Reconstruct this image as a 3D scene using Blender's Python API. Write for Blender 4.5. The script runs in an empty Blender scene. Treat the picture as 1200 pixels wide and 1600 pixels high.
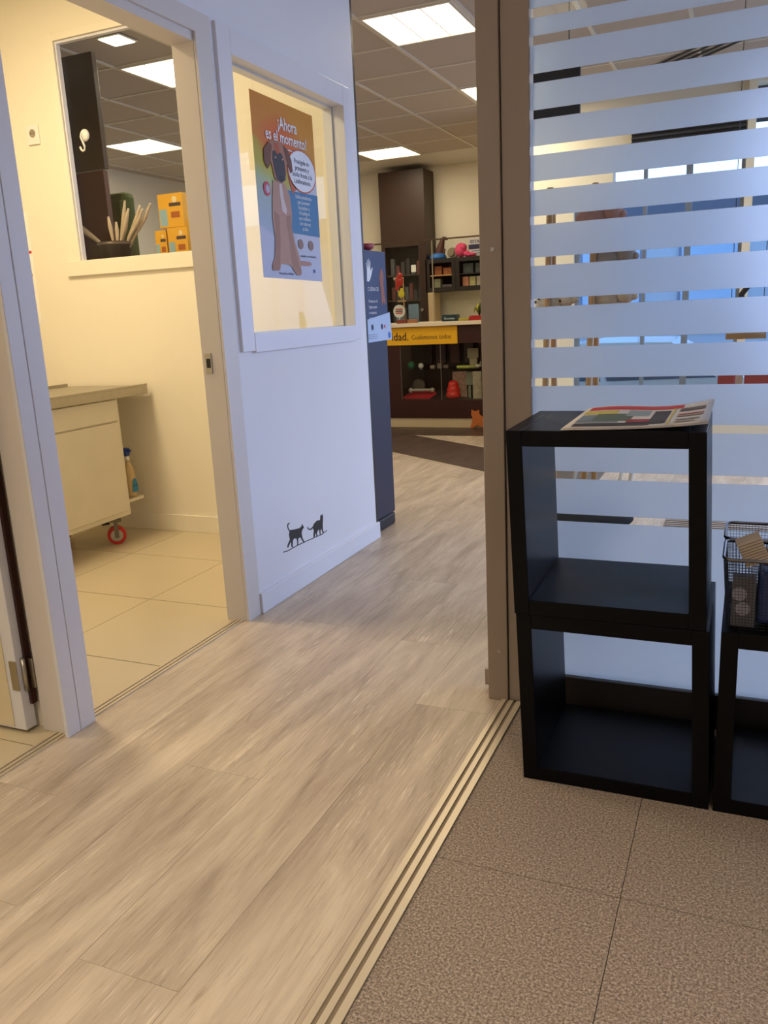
import bpy, bmesh, math, random
from mathutils import Vector, Matrix
random.seed(7)
S = bpy.context.scene
COL = S.collection
R = math.radians

# ------------------------------------------------------------------ camera
YAW, PITCH, ROLL, FPX = 0.416758, 0.235592, -0.0500715, 1297.0
f = Vector((-math.sin(YAW)*math.cos(PITCH), math.cos(YAW)*math.cos(PITCH), -math.sin(PITCH)))
r = f.cross(Vector((0, 0, 1))).normalized(); u = r.cross(f)
r2 = r*math.cos(ROLL) + u*math.sin(ROLL); u2 = -r*math.sin(ROLL) + u*math.cos(ROLL)
cd = bpy.data.cameras.new('camera'); cam = bpy.data.objects.new('camera', cd); COL.objects.link(cam)
M = Matrix((r2, u2, -f)).transposed().to_4x4(); M.translation = Vector((0, 0, 1.21))
cam.matrix_world = M
cd.sensor_fit = 'VERTICAL'; cd.sensor_height = 36.0; cd.lens = 36.0*FPX/1600.0; cd.clip_start = 0.02
S.camera = cam

# ------------------------------------------------------------------ world, exposure
w = bpy.data.worlds.new('sky'); S.world = w; w.use_nodes = True
bg = w.node_tree.nodes['Background']; bg.inputs[0].default_value = (0.42, 0.63, 1.0, 1); bg.inputs[1].default_value = 3.0
S.view_settings.view_transform = 'Standard'; S.view_settings.look = 'None'
S.view_settings.gamma = 1.0; S.view_settings.use_curve_mapping = False
S.view_settings.exposure = 0.0

def area(name, loc, sx, sy, energy, col, rot=(0, 0, 0), spread=180):
    l = bpy.data.lights.new(name, 'AREA'); l.shape = 'RECTANGLE'; l.size = sx; l.size_y = sy
    l.energy = energy; l.color = col; l.spread = R(spread)
    o = bpy.data.objects.new(name, l); o.location = loc; o.rotation_euler = rot; COL.objects.link(o)
    return o
WARM = (1.0, 0.80, 0.50); WARM2 = (1.0, 0.83, 0.58); COOL = (0.56, 0.64, 1.0)
# daylight entering through the street windows (portals of the shop front and the side glazing)
area('street_daylight', (1.9, 7.42, 1.5), 3.7, 2.6, 62, COOL, (R(-62), 0, 0), 125)
area('side_daylight', (3.72, 5.0, 1.5), 2.6, 4.4, 42, COOL, (0, R(62), 0), 125)
# ceiling panels that are lit: the lamp builder puts its own light under each one

# ------------------------------------------------------------------ materials
def lin(c):
    return tuple(((x/255)/12.92 if x/255 <= 0.04045 else ((x/255+0.055)/1.055)**2.4) for x in c)
MATS = {}
def mat(name, rgb, rough=0.5, metal=0.0, var=0.06, scale=6.0, bump=0.0, spec=0.5, emit=0.0, coat=0.0):
    if name in MATS: return MATS[name]
    m = bpy.data.materials.new(name); m.use_nodes = True; nt = m.node_tree; N = nt.nodes; L = nt.links
    b = N['Principled BSDF']; c = lin(rgb)
    b.inputs['Roughness'].default_value = rough; b.inputs['Metallic'].default_value = metal
    b.inputs['Specular IOR Level'].default_value = spec; b.inputs['Coat Weight'].default_value = coat
    tc = N.new('ShaderNodeTexCoord'); no = N.new('ShaderNodeTexNoise'); no.inputs['Scale'].default_value = scale
    no.inputs['Detail'].default_value = 4
    L.new(tc.outputs['Object'], no.inputs['Vector'])
    mx = N.new('ShaderNodeMixRGB'); L.new(no.outputs['Fac'], mx.inputs[0])
    mx.inputs[1].default_value = tuple(x*(1-var) for x in c)+(1,); mx.inputs[2].default_value = tuple(min(1, x*(1+var)) for x in c)+(1,)
    L.new(mx.outputs[0], b.inputs['Base Color'])
    if bump:
        bp = N.new('ShaderNodeBump'); bp.inputs['Strength'].default_value = bump; bp.inputs['Distance'].default_value = 0.002
        n2 = N.new('ShaderNodeTexNoise'); n2.inputs['Scale'].default_value = scale*12; n2.inputs['Detail'].default_value = 3
        L.new(tc.outputs['Object'], n2.inputs['Vector']); L.new(n2.outputs['Fac'], bp.inputs['Height']); L.new(bp.outputs[0], b.inputs['Normal'])
    if emit:
        b.inputs['Emission Color'].default_value = c+(1,); b.inputs['Emission Strength'].default_value = emit
    MATS[name] = m
    return m

def plank_mat(name, dark, light, pale):
    m = bpy.data.materials.new(name); m.use_nodes = True; nt = m.node_tree; N = nt.nodes; L = nt.links
    b = N['Principled BSDF']; b.inputs['Roughness'].default_value = 0.42; b.inputs['Specular IOR Level'].default_value = 0.45
    tc = N.new('ShaderNodeTexCoord'); oi = N.new('ShaderNodeObjectInfo')
    mul = N.new('ShaderNodeVectorMath'); mul.operation = 'SCALE'; mul.inputs['Scale'].default_value = 40.0
    cx = N.new('ShaderNodeCombineXYZ'); L.new(oi.outputs['Random'], cx.inputs[0]); L.new(oi.outputs['Random'], cx.inputs[1]); L.new(oi.outputs['Random'], cx.inputs[2])
    L.new(cx.outputs[0], mul.inputs[0])
    ad = N.new('ShaderNodeVectorMath'); L.new(tc.outputs['Object'], ad.inputs[0]); L.new(mul.outputs[0], ad.inputs[1])
    def noise(sx, sy, scale, detail, rough=0.55, dist=0.0):
        mp = N.new('ShaderNodeMapping'); mp.inputs['Scale'].default_value = (sx, sy, 1); L.new(ad.outputs[0], mp.inputs['Vector'])
        n = N.new('ShaderNodeTexNoise'); n.inputs['Scale'].default_value = scale; n.inputs['Detail'].default_value = detail
        n.inputs['Roughness'].default_value = rough; n.inputs['Distortion'].default_value = dist
        L.new(mp.outputs[0], n.inputs['Vector']); return n
    def ramp(src, p0, c0, p1, c1):
        rp = N.new('ShaderNodeValToRGB'); rp.color_ramp.elements[0].position = p0; rp.color_ramp.elements[0].color = c0
        rp.color_ramp.elements[1].position = p1; rp.color_ramp.elements[1].color = c1; L.new(src, rp.inputs[0]); return rp
    big = noise(8, 1.3, 1.0, 4, 0.6, 0.9)
    r1 = ramp(big.outputs['Fac'], 0.32, lin(dark)+(1,), 0.66, lin(light)+(1,))
    fine = noise(210, 9, 1.0, 5, 0.7)
    r2_ = ramp(fine.outputs['Fac'], 0.56, (0, 0, 0, 1), 0.66, (1, 1, 1, 1))
    patch = noise(5, 1.6, 1.0, 2)
    r3 = ramp(patch.outputs['Fac'], 0.42, (0, 0, 0, 1), 0.62, (1, 1, 1, 1))
    mm = N.new('ShaderNodeMath'); mm.operation = 'MULTIPLY'; L.new(r2_.outputs[0], mm.inputs[0]); L.new(r3.outputs[0], mm.inputs[1])
    m2 = N.new('ShaderNodeMath'); m2.operation = 'MULTIPLY'; m2.inputs[1].default_value = 0.8; L.new(mm.outputs[0], m2.inputs[0])
    mx = N.new('ShaderNodeMixRGB'); L.new(m2.outputs[0], mx.inputs[0]); L.new(r1.outputs[0], mx.inputs[1]); mx.inputs[2].default_value = lin(pale)+(1,)
    mid = noise(38, 3.4, 1.0, 6, 0.7, 0.3)
    r4 = ramp(mid.outputs['Fac'], 0.3, (0.78, 0.75, 0.73, 1), 0.58, (1, 1, 1, 1))
    mx2 = N.new('ShaderNodeMixRGB'); mx2.blend_type = 'MULTIPLY'; mx2.inputs[0].default_value = 0.75
    L.new(mx.outputs[0], mx2.inputs[1]); L.new(r4.outputs[0], mx2.inputs[2])
    kn = noise(16, 5, 1.0, 2, 0.5, 0.6)
    r5 = ramp(kn.outputs['Fac'], 0.70, (1, 1, 1, 1), 0.80, (0.66, 0.58, 0.52, 1))
    dl = noise(190, 7, 1.0, 4, 0.65)
    r6 = ramp(dl.outputs['Fac'], 0.34, (0.74, 0.69, 0.65, 1), 0.44, (1, 1, 1, 1))
    for rr_ in (r5, r6):
        mk = N.new('ShaderNodeMixRGB'); mk.blend_type = 'MULTIPLY'; mk.inputs[0].default_value = 0.8
        L.new(mx2.outputs[0], mk.inputs[1]); L.new(rr_.outputs[0], mk.inputs[2]); mx2 = mk
    hs = N.new('ShaderNodeHueSaturation'); mr = N.new('ShaderNodeMapRange'); mr.inputs[3].default_value = 0.975; mr.inputs[4].default_value = 1.025
    L.new(oi.outputs['Random'], mr.inputs[0]); L.new(mr.outputs[0], hs.inputs['Value']); L.new(mx2.outputs[0], hs.inputs['Color'])
    L.new(hs.outputs[0], b.inputs['Base Color'])
    bp = N.new('ShaderNodeBump'); bp.inputs['Strength'].default_value = 0.35; bp.inputs['Distance'].default_value = 0.001
    L.new(fine.outputs['Fac'], bp.inputs['Height']); L.new(bp.outputs[0], b.inputs['Normal'])
    return m

def speckle_mat(name, c0, c1, c2, scale, rough=0.75):
    m = bpy.data.materials.new(name); m.use_nodes = True; nt = m.node_tree; N = nt.nodes; L = nt.links
    b = N['Principled BSDF']; b.inputs['Roughness'].default_value = rough; b.inputs['Specular IOR Level'].default_value = 0.3
    g = N.new('ShaderNodeNewGeometry')
    n1 = N.new('ShaderNodeTexNoise'); n1.inputs['Scale'].default_value = scale; n1.inputs['Detail'].default_value = 5; n1.inputs['Roughness'].default_value = 0.8
    L.new(g.outputs['Position'], n1.inputs['Vector'])
    rp = N.new('ShaderNodeValToRGB'); e = rp.color_ramp.elements; e[0].position = 0.38; e[0].color = lin(c0)+(1,); e[1].position = 0.62; e[1].color = lin(c2)+(1,)
    k = e.new(0.5); k.color = lin(c1)+(1,)
    L.new(n1.outputs['Fac'], rp.inputs[0])
    n2 = N.new('ShaderNodeTexNoise'); n2.inputs['Scale'].default_value = 2.5; L.new(g.outputs['Position'], n2.inputs['Vector'])
    r3 = N.new('ShaderNodeValToRGB'); r3.color_ramp.elements[0].color = (0.9, 0.9, 0.9, 1); r3.color_ramp.elements[1].color = (1, 1, 1, 1); L.new(n2.outputs['Fac'], r3.inputs[0])
    mx = N.new('ShaderNodeMixRGB'); mx.blend_type = 'MULTIPLY'; mx.inputs[0].default_value = 1; L.new(rp.outputs[0], mx.inputs[1]); L.new(r3.outputs[0], mx.inputs[2])
    L.new(mx.outputs[0], b.inputs['Base Color'])
    bp = N.new('ShaderNodeBump'); bp.inputs['Strength'].default_value = 0.3; bp.inputs['Distance'].default_value = 0.001
    L.new(n1.outputs['Fac'], bp.inputs['Height']); L.new(bp.outputs[0], b.inputs['Normal'])
    return m

def clear_glass(name='clear glass', ior=1.45, tint=(0.96, 0.98, 0.98)):
    m = bpy.data.materials.new(name); m.use_nodes = True; nt = m.node_tree; N = nt.nodes; L = nt.links
    N.clear(); out = N.new('ShaderNodeOutputMaterial'); tr = N.new('ShaderNodeBsdfTransparent'); tr.inputs[0].default_value = tint+(1,)
    gl = N.new('ShaderNodeBsdfGlossy'); gl.inputs['Roughness'].default_value = 0.02
    fr = N.new('ShaderNodeFresnel'); fr.inputs[0].default_value = ior
    mx = N.new('ShaderNodeMixShader'); ge = N.new('ShaderNodeNewGeometry'); iv = N.new('ShaderNodeMath'); iv.operation = 'SUBTRACT'; iv.inputs[0].default_value = 1.0; L.new(ge.outputs['Backfacing'], iv.inputs[1])
    fm = N.new('ShaderNodeMath'); fm.operation = 'MULTIPLY'; L.new(fr.outputs[0], fm.inputs[0]); L.new(iv.outputs[0], fm.inputs[1])
    L.new(fm.outputs[0], mx.inputs[0]); L.new(tr.outputs[0], mx.inputs[1]); L.new(gl.outputs[0], mx.inputs[2]); L.new(mx.outputs[0], out.inputs[0])
    return m
def frost_mat():
    m = bpy.data.materials.new('frosted film'); m.use_nodes = True; nt = m.node_tree; N = nt.nodes; L = nt.links
    N.clear(); out = N.new('ShaderNodeOutputMaterial')
    tl = N.new('ShaderNodeBsdfTranslucent'); tl.inputs[0].default_value = (0.78, 0.86, 0.95, 1)
    df = N.new('ShaderNodeBsdfDiffuse'); df.inputs[0].default_value = (0.62, 0.64, 0.68, 1)
    no = N.new('ShaderNodeTexNoise'); no.inputs['Scale'].default_value = 3
    m1 = N.new('ShaderNodeMixShader'); m1.inputs[0].default_value = 0.20
    rf = N.new('ShaderNodeBsdfRefraction'); rf.inputs['Roughness'].default_value = 0.5; rf.inputs['IOR'].default_value = 1.25; rf.inputs[0].default_value = (0.86, 0.90, 0.95, 1)
    L.new(tl.outputs[0], m1.inputs[1]); L.new(df.outputs[0], m1.inputs[2])
    m2 = N.new('ShaderNodeMixShader'); m2.inputs[0].default_value = 0.5; L.new(m1.outputs[0], m2.inputs[1]); L.new(rf.outputs[0], m2.inputs[2]); L.new(m2.outputs[0], out.inputs[0])
    return m

WALL = mat('white wall paint', (226, 226, 232), 0.6, bump=0.15, var=0.02, scale=4)
CREAM = mat('cream wall paint', (236, 228, 208), 0.6, bump=0.15, var=0.02, scale=4)
FRAME = mat('white lacquered frame', (222, 222, 230), 0.35, var=0.02)
JAMB = mat('off white jamb', (214, 208, 204), 0.4, var=0.02)
SKIRT = mat('white skirting', (224, 226, 234), 0.4, var=0.02)
POST = mat('greige painted post', (160, 144, 128), 0.5, var=0.03)
BLACK = mat('black brown laminate', (6, 6, 9), 0.38, var=0.15, scale=20, bump=0.05, spec=0.13)
MAROON = mat('dark maroon laminate', (54, 20, 17), 0.4, var=0.12)
DBROWN = mat('dark brown laminate', (52, 31, 20), 0.45, var=0.12)
NAVY = mat('navy card', (32, 48, 92), 0.45, var=0.1)
STEEL = mat('brushed steel', (176, 170, 158), 0.3, metal=1.0, var=0.08, scale=30)
WHITEP = mat('white plastic', (232, 230, 222), 0.4)
BLACKP = mat('black plastic', (20, 20, 22), 0.4)
RED = mat('red plastic', (196, 40, 30), 0.4)
PAPER = mat('white paper', (228, 230, 236), 0.7)
GLASS = clear_glass(); FROST = frost_mat()
LAMPM = mat('lit diffuser', (255, 244, 214), 0.5, emit=4.0, var=0.0)
TILEM = mat('cream floor tile', (205, 190, 160), 0.3, var=0.05, scale=3, bump=0.05)
GROUT = mat('grey grout', (110, 96, 76), 0.8)
CEILM = mat('mineral ceiling tile', (196, 184, 172), 0.85, var=0.04, scale=60, bump=0.2)
GRIDM = mat('white ceiling grid', (225, 218, 205), 0.5)
WOODL = mat('light wood', (190, 150, 100), 0.5, var=0.15, scale=10)
YELL = mat('yellow carton', (236, 170, 30), 0.5)
ALU = mat('champagne aluminium', (205, 190, 165), 0.35, metal=0.3, var=0.03)
ALUD = mat('grooved rubber strip', (128, 112, 92), 0.6)
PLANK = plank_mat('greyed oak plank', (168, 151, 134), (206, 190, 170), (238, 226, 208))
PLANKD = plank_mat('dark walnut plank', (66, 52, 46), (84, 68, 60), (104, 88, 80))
CARPET = speckle_mat('granular vinyl tile', (92, 80, 72), (140, 124, 112), (190, 174, 160), 190)

# ------------------------------------------------------------------ mesh helpers
class MB:
    def __init__(s): s.bm = bmesh.new()
    def box(s, a, b, mi=0, bev=0.0):
        lo = [min(a[i], b[i]) for i in range(3)]; hi = [max(a[i], b[i]) for i in range(3)]
        n = bmesh.ops.create_cube(s.bm, size=1.0)
        for v in n['verts']:
            v.co = Vector([lo[i] + (v.co[i]+0.5)*(hi[i]-lo[i]) for i in range(3)])
        fs = {fc for v in n['verts'] for fc in v.link_faces}
        for fc in fs: fc.material_index = mi
        if bev:
            es = list({e for v in n['verts'] for e in v.link_edges})
            bmesh.ops.bevel(s.bm, geom=es, offset=bev, segments=2, affect='EDGES', profile=0.5)
        return s
    def cyl(s, p, q, r0, r1=None, n=16, cap=True):
        p = Vector(p); q = Vector(q); r1 = r0 if r1 is None else r1
        d = (q-p).normalized(); a = d.orthogonal().normalized(); b = d.cross(a)
        A = [s.bm.verts.new(p+(a*math.cos(2*math.pi*i/n)+b*math.sin(2*math.pi*i/n))*r0) for i in range(n)]
        B = [s.bm.verts.new(q+(a*math.cos(2*math.pi*i/n)+b*math.sin(2*math.pi*i/n))*r1) for i in range(n)]
        for i in range(n):
            fc = s.bm.faces.new((A[i], A[(i+1) % n], B[(i+1) % n], B[i])); fc.smooth = True
        if cap: s.bm.faces.new(A[::-1]); s.bm.faces.new(B)
        return s
    def ball(s, c, rx, ry=None, rz=None, seg=16, rings=10):
        ry = rx if ry is None else ry; rz = rx if rz is None else rz
        n = bmesh.ops.create_uvsphere(s.bm, u_segments=seg, v_segments=rings, radius=1.0)
        for v in n['verts']: v.co = Vector((c[0]+v.co.x*rx, c[1]+v.co.y*ry, c[2]+v.co.z*rz))
        for fc in {fc for v in n['verts'] for fc in v.link_faces}: fc.smooth = True
        return s
    def lathe(s, c, prof, n=24):
        rings = []
        for (rr, z) in prof:
            rings.append([s.bm.verts.new((c[0]+rr*math.cos(2*math.pi*i/n), c[1]+rr*math.sin(2*math.pi*i/n), c[2]+z)) for i in range(n)])
        for a, b in zip(rings, rings[1:]):
            for i in range(n):
                fc = s.bm.faces.new((a[i], a[(i+1) % n], b[(i+1) % n], b[i])); fc.smooth = True
        s.bm.faces.new(rings[0][::-1]); s.bm.faces.new(rings[-1])
        return s
    def tube(s, pts, rad, n=8):
        pts = [Vector(p) for p in pts]; rings = []
        for i, p in enumerate(pts):
            d = (pts[min(i+1, len(pts)-1)]-pts[max(i-1, 0)]).normalized()
            a = d.cross(Vector((0.13, 0.31, 0.94))).normalized(); b = d.cross(a)
            rr = rad[i] if isinstance(rad, (list, tuple)) else rad
            rings.append([s.bm.verts.new(p+(a*math.cos(2*math.pi*k/n)+b*math.sin(2*math.pi*k/n))*rr) for k in range(n)])
        for A, B in zip(rings, rings[1:]):
            for i in range(n):
                fc = s.bm.faces.new((A[i], A[(i+1) % n], B[(i+1) % n], B[i])); fc.smooth = True
        s.bm.faces.new(rings[0][::-1]); s.bm.faces.new(rings[-1])
        return s
    def prism(s, pts, ext):
        """closed polygon of 3-D points extruded by the vector ext"""
        ext = Vector(ext); A = [s.bm.verts.new(p) for p in pts]
        fc = s.bm.faces.new(A)
        res = bmesh.ops.extrude_face_region(s.bm, geom=[fc])
        for v in res['geom']:
            if isinstance(v, bmesh.types.BMVert): v.co += ext
        bmesh.ops.recalc_face_normals(s.bm, faces=s.bm.faces)
        return s
    def go(s, name, m, parent=None, origin=None):
        me = bpy.data.meshes.new(name)
        bmesh.ops.recalc_face_normals(s.bm, faces=s.bm.faces)
        if origin is not None:
            for v in s.bm.verts: v.co -= Vector(origin)
        s.bm.to_mesh(me); s.bm.free()
        for mm in (m if isinstance(m, (list, tuple)) else [m]): me.materials.append(mm)
        o = bpy.data.objects.new(name, me); COL.objects.link(o)
        if origin is not None: o.location = origin
        if parent is not None:
            o.parent = parent; pl = parent_world(parent)
            o.matrix_parent_inverse = Matrix.Translation(-pl) if pl.length else Matrix()
        return o
def parent_world(o):
    v = Vector((0, 0, 0))
    while o is not None:
        v = v + o.location
        if o.parent is not None: v = v + o.matrix_parent_inverse.translation
        o = o.parent
    return v
def B(name, m, a, b, parent=None, bev=0.0):
    return MB().box(a, b, bev=bev).go(name, m, parent)
def tag(o, label=None, cat=None, group=None, kind=None):
    if label: o['label'] = label
    if cat: o['category'] = cat
    if group: o['group'] = group
    if kind: o['kind'] = kind
    return o
def thing(name, label, cat, loc=(0, 0, 0), group=None):
    o = bpy.data.objects.new(name, None); COL.objects.link(o); o.location = loc; o.empty_display_size = 0.05
    return tag(o, label, cat, group)
def struct(name, loc=(0, 0, 0)):
    o = bpy.data.objects.new(name, None); COL.objects.link(o); o.location = loc
    return tag(o, kind='structure')
def SB(name, m, a, b, bev=0.0):
    return tag(B(name, m, a, b, bev=bev), kind='structure')
def text(name, body, size, m, loc, rx, parent, extrude=0.0008, align='LEFT', sx=1.0, bold=0.0):
    """raised lettering; rx is an orthonormal (right, up) pair"""
    cu = bpy.data.curves.new(name, 'FONT'); cu.body = body; cu.size = size; cu.extrude = extrude; cu.align_x = align; cu.offset = bold
    cu.resolution_u = 2
    t = bpy.data.objects.new(name, cu); COL.objects.link(t)
    dg = bpy.context.evaluated_depsgraph_get(); me = bpy.data.meshes.new_from_object(t.evaluated_get(dg))
    COL.objects.unlink(t); bpy.data.objects.remove(t)
    rt, up = Vector(rx[0]), Vector(rx[1]); nn = rt.cross(up)
    pl = Vector(loc)
    for v in me.vertices: v.co = pl + rt*(v.co.x*sx) + up*v.co.y + nn*v.co.z
    me.materials.clear(); me.materials.append(m)
    o = bpy.data.objects.new(name, me); COL.objects.link(o)
    if parent is not None: o.parent = parent; o.matrix_parent_inverse = Matrix.Translation(-parent_world(parent))
    return o
ORD = ['first', 'second', 'third', 'fourth', 'fifth', 'sixth', 'seventh', 'eighth', 'ninth', 'tenth', 'last']
WY = ((0, 1, 0), (0, 0, 1))       # writing on a wall that faces +X
WX = ((1, 0, 0), (0, 0, 1))       # writing on a wall that faces -Y

# ================================================================== STRUCTURE
# ---- floors
fl = struct('floor'); B('subfloor', GROUT, (-6.4, -2.2, -0.09), (4.0, 10.0, -0.012), fl)
# dark inlay band of the shop floor: between two slanted lines (A near, B far)
def lineA(x): return 6.729 + (x+2.877)*(5.964-6.729)/(-1.795+2.877)
def lineB(x): return 7.657 + (x+2.969)*(7.049-7.657)/(-2.116+2.969)
def lineC(x): return 7.72
def clip(poly, fn, keep_below):
    out = []
    for i in range(len(poly)):
        p, q = poly[i], poly[(i+1) % len(poly)]
        dp, dq = p[1]-fn(p[0]), q[1]-fn(q[0])
        ip, iq = (dp <= 0) == keep_below, (dq <= 0) == keep_below
        if ip: out.append(p)
        if ip != iq:
            t = dp/(dp-dq); out.append((p[0]+(q[0]-p[0])*t, p[1]+(q[1]-p[1])*t))
    return out
def plank(poly, m, name='plank'):
    if len(poly) < 3: return
    cx = sum(p[0] for p in poly)/len(poly); cy = sum(p[1] for p in poly)/len(poly)
    ar = abs(sum(poly[i][0]*poly[(i+1) % len(poly)][1]-poly[(i+1) % len(poly)][0]*poly[i][1] for i in range(len(poly))))/2
    if ar < 0.002: return
    g = 0.0004
    P = [(x-g*(1 if x > cx else -1), y-g*(1 if y > cy else -1), -0.0005) for x, y in poly]
    MB().prism(P, (0, 0, -0.010)).go(name, m, fl, origin=(cx, cy, 0))
offs = [2.24, 1.015, 1.694, 1.087, 1.45, 0.6, 1.9, 0.3, 1.25, 0.8]
def planks(x0, x1, y0, y1, first):
    k = math.floor((-0.677-x1)/0.24)-1
    while True:
        xr = -0.677-0.24*k; xl = xr-0.24; k += 1
        if xl >= x1-1e-4: continue
        if xr <= x0+1e-4: break
        a, b = max(xl, x0), min(xr, x1)
        o = offs[(k-1) % len(offs)]; y = o-1.70*6
        while y < y1:
            p0, p1 = max(y, y0), min(y+1.70, y1)
            if p1-p0 > 0.01:
                q = [(a, p0), (b, p0), (b, p1), (a, p1)]
                if p1 > 4.9 and a < -1.0:
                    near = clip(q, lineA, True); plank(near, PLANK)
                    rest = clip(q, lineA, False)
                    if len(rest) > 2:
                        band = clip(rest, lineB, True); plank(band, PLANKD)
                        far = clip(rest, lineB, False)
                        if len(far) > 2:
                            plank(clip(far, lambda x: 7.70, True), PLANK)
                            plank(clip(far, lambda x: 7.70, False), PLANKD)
                else: plank(q, PLANK)
            y += 1.70
planks(-1.877, -0.677, -0.4, 8.6, 0)
planks(-4.517, -1.877, 4.05, 8.6, 0)
planks(-0.677, 1.243, 2.40, 8.6, 0)
plank([(-0.677, -0.4), (-0.661, -0.4), (-0.661, 2.40), (-0.677, 2.40)], PLANK, 'edge_plank')
MB().prism([(-2.9, lineA(-2.9)-0.03, 0.0005), (-1.7, lineA(-1.7)-0.03, 0.0005), (-1.7, lineA(-1.7)+0.005, 0.0005), (-2.9, lineA(-2.9)+0.005, 0.0005)], (0, 0, -0.008)).go('inlay_strip', ALU, fl)
MB().prism([(-2.969, lineB(-2.969), 0.0005), (-2.0, lineB(-2.0), 0.0005), (-2.0, lineB(-2.0)+0.03, 0.0005), (-2.969, lineB(-2.969)+0.03, 0.0005)], (0, 0, -0.008)).go('inlay_strip', ALU, fl)
# exam room tiles
f2 = struct('floor')
def tiles(root, x0, x1, y0, y1, px, py, sx, sy, m, name, g=0.0015, h=0.0):
    i0 = math.floor((x0-px)/sx); 
    i = i0
    while px+i*sx < x1:
        j = math.floor((y0-py)/sy)
        while py+j*sy < y1:
            a, b = max(px+i*sx, x0)+g, min(px+(i+1)*sx, x1)-g
            c, d = max(py+j*sy, y0)+g*1.5, min(py+(j+1)*sy, y1)-g*1.5
            if b-a > 0.03 and d-c > 0.03: MB().box((a, c, -0.011), (b, d, h)).go(name, m, root)
            j += 1
        i += 1
tiles(f2, -4.24, -1.90, 0.45, 3.92, -2.435, 2.835, 0.60, 0.60, TILEM, 'tile')
# waiting room granular tiles
f3 = struct('floor')
tiles(f3, -0.60, 1.9, -0.9, 2.36, -0.19, 1.545, 0.60, 0.60, CARPET, 'tile', g=0.0008)
B('slab', mat('plain screed', (120, 104, 92), 0.8), (-6.3, -2.1, -0.012), (-4.24, 10.0, -0.001), f3)
# ---- threshold strips
t1 = struct('trim_1')
B('strip_base', ALUD, (-0.662, -0.4, -0.005), (-0.598, 2.345, 0.0015), t1)
for xx in ((-0.662, -0.648), (-0.6385, -0.6245), (-0.615, -0.598)):
    B('ridge', ALU, (xx[0], -0.4, -0.004), (xx[1], 2.345, 0.005), t1)
t2 = struct('trim_2')
for (a, b) in ((0.4, 1.735), (1.815, 2.725)):
    B('strip_base', ALUD, (-1.905, a, -0.005), (-1.862, b, 0.001), t2)
    for xx in ((-1.905, -1.895), (-1.889, -1.877), (-1.871, -1.861)):
        B('ridge', ALU, (xx[0], a, -0.004), (xx[1], b, 0.004), t2)

# ---- left wall with two doors and the poster window
wl = struct('wall_left')
HW = 3.05
def LW(y0, y1, z0, z1): B('wall_panel', WALL, (-1.935, y0, z0), (-1.84, y1, z1), wl)
LW(-2.0, 0.62, 0, HW); LW(0.62, 2.72, 2.20, HW)
LW(2.72, 2.93, 0, HW); LW(2.93, 3.89, 0, 1.150); LW(2.93, 3.89, 2.178, HW); LW(3.89, 4.045, 0, HW)
# door 1 frame
d1 = struct('door_1')
MB().box((-1.940, 2.718, 0), (-1.846, 2.742, 2.20), bev=0.002).box((-1.8405, 2.718, 0), (-1.834, 2.812, 2.27)).go('jamb', JAMB, d1)
MB().box((-1.955, 1.722, 0), (-1.852, 1.816, 2.20), bev=0.002).go('jamb', JAMB, d1)
MB().box((-1.852, 1.705, 0), (-1.838, 1.757, 2.27), bev=0.002).box((-1.852, 1.760, 0), (-1.838, 1.822, 2.27), bev=0.002).go('casing', FRAME, d1)
MB().box((-1.940, 0.62, 2.17), (-1.846, 2.72, 2.20)).box((-1.8405, 0.60, 2.20), (-1.834, 2.718, 2.27)).go('lintel', JAMB, d1)
sp = B('strike_plate', STEEL, (-1.925, 2.713, 1.012), (-1.895, 2.7185, 1.092), d1, 0.002)
B('latch_hole', BLACKP, (-1.917, 2.7115, 1.035), (-1.900, 2.7135, 1.070), sp)
# door 2 leaf (open into the room on the left)
d2 = struct('door_2')
MB().box((-2.78, 1.684, 0.012), (-1.985, 1.726, 2.08), bev=0.002).go('leaf', FRAME, d2)
B('kick_panel', mat('cream laminate', (222, 208, 176), 0.4), (-2.76, 1.681, 0.02), (-2.03, 1.6845, 0.50), d2)
B('dark_gap_strip', MAROON, (-1.984, 1.712, 0.09), (-1.974, 1.733, 2.08), d2)  # dark strip standing in for the shaded gap between leaf and jamb
hg = MB().cyl((-1.976, 1.702, 0.140), (-1.976, 1.702, 0.245), 0.007, n=12).go('hinge', STEEL, d2)
MB().box((-2.012, 1.6805, 0.145), (-1.984, 1.6845, 0.240), bev=0.001).box((-1.9715, 1.716, 0.145), (-1.956, 1.7215, 0.240)).go('hinge_leaf', STEEL, hg)
MB().cyl((-2.72, 1.68, 1.0), (-2.72, 1.63, 1.0), 0.010).cyl((-2.72, 1.64, 1.0), (-2.60, 1.64, 1.0), 0.009).go('handle', STEEL, d2)
# window with the poster
w1 = struct('window_1')
MB().box((-1.862, 2.838, 1.085), (-1.826, 2.930, 2.265), bev=0.002).go('window_frame', FRAME, w1)
MB().box((-1.862, 3.888, 1.085), (-1.826, 3.956, 2.265), bev=0.002).go('window_frame', FRAME, w1)
MB().box((-1.862, 2.930, 1.078), (-1.824, 3.888, 1.155), bev=0.002).go('window_sill', FRAME, w1)
MB().box((-1.862, 2.930, 2.175), (-1.826, 3.888, 2.265), bev=0.002).go('window_frame', FRAME, w1)
MB().box((-1.935, 2.926, 1.150), (-1.890, 2.934, 2.178)).box((-1.935, 3.880, 1.150), (-1.890, 3.888, 2.178)).box((-1.935, 2.934, 1.150), (-1.890, 3.880, 1.158)).box((-1.935, 2.934, 2.170), (-1.890, 3.880, 2.178)).go('glazing_bead', FRAME, w1)
B('pane', GLASS, (-1.889, 2.931, 1.152), (-1.884, 3.887, 2.176), w1)
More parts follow.
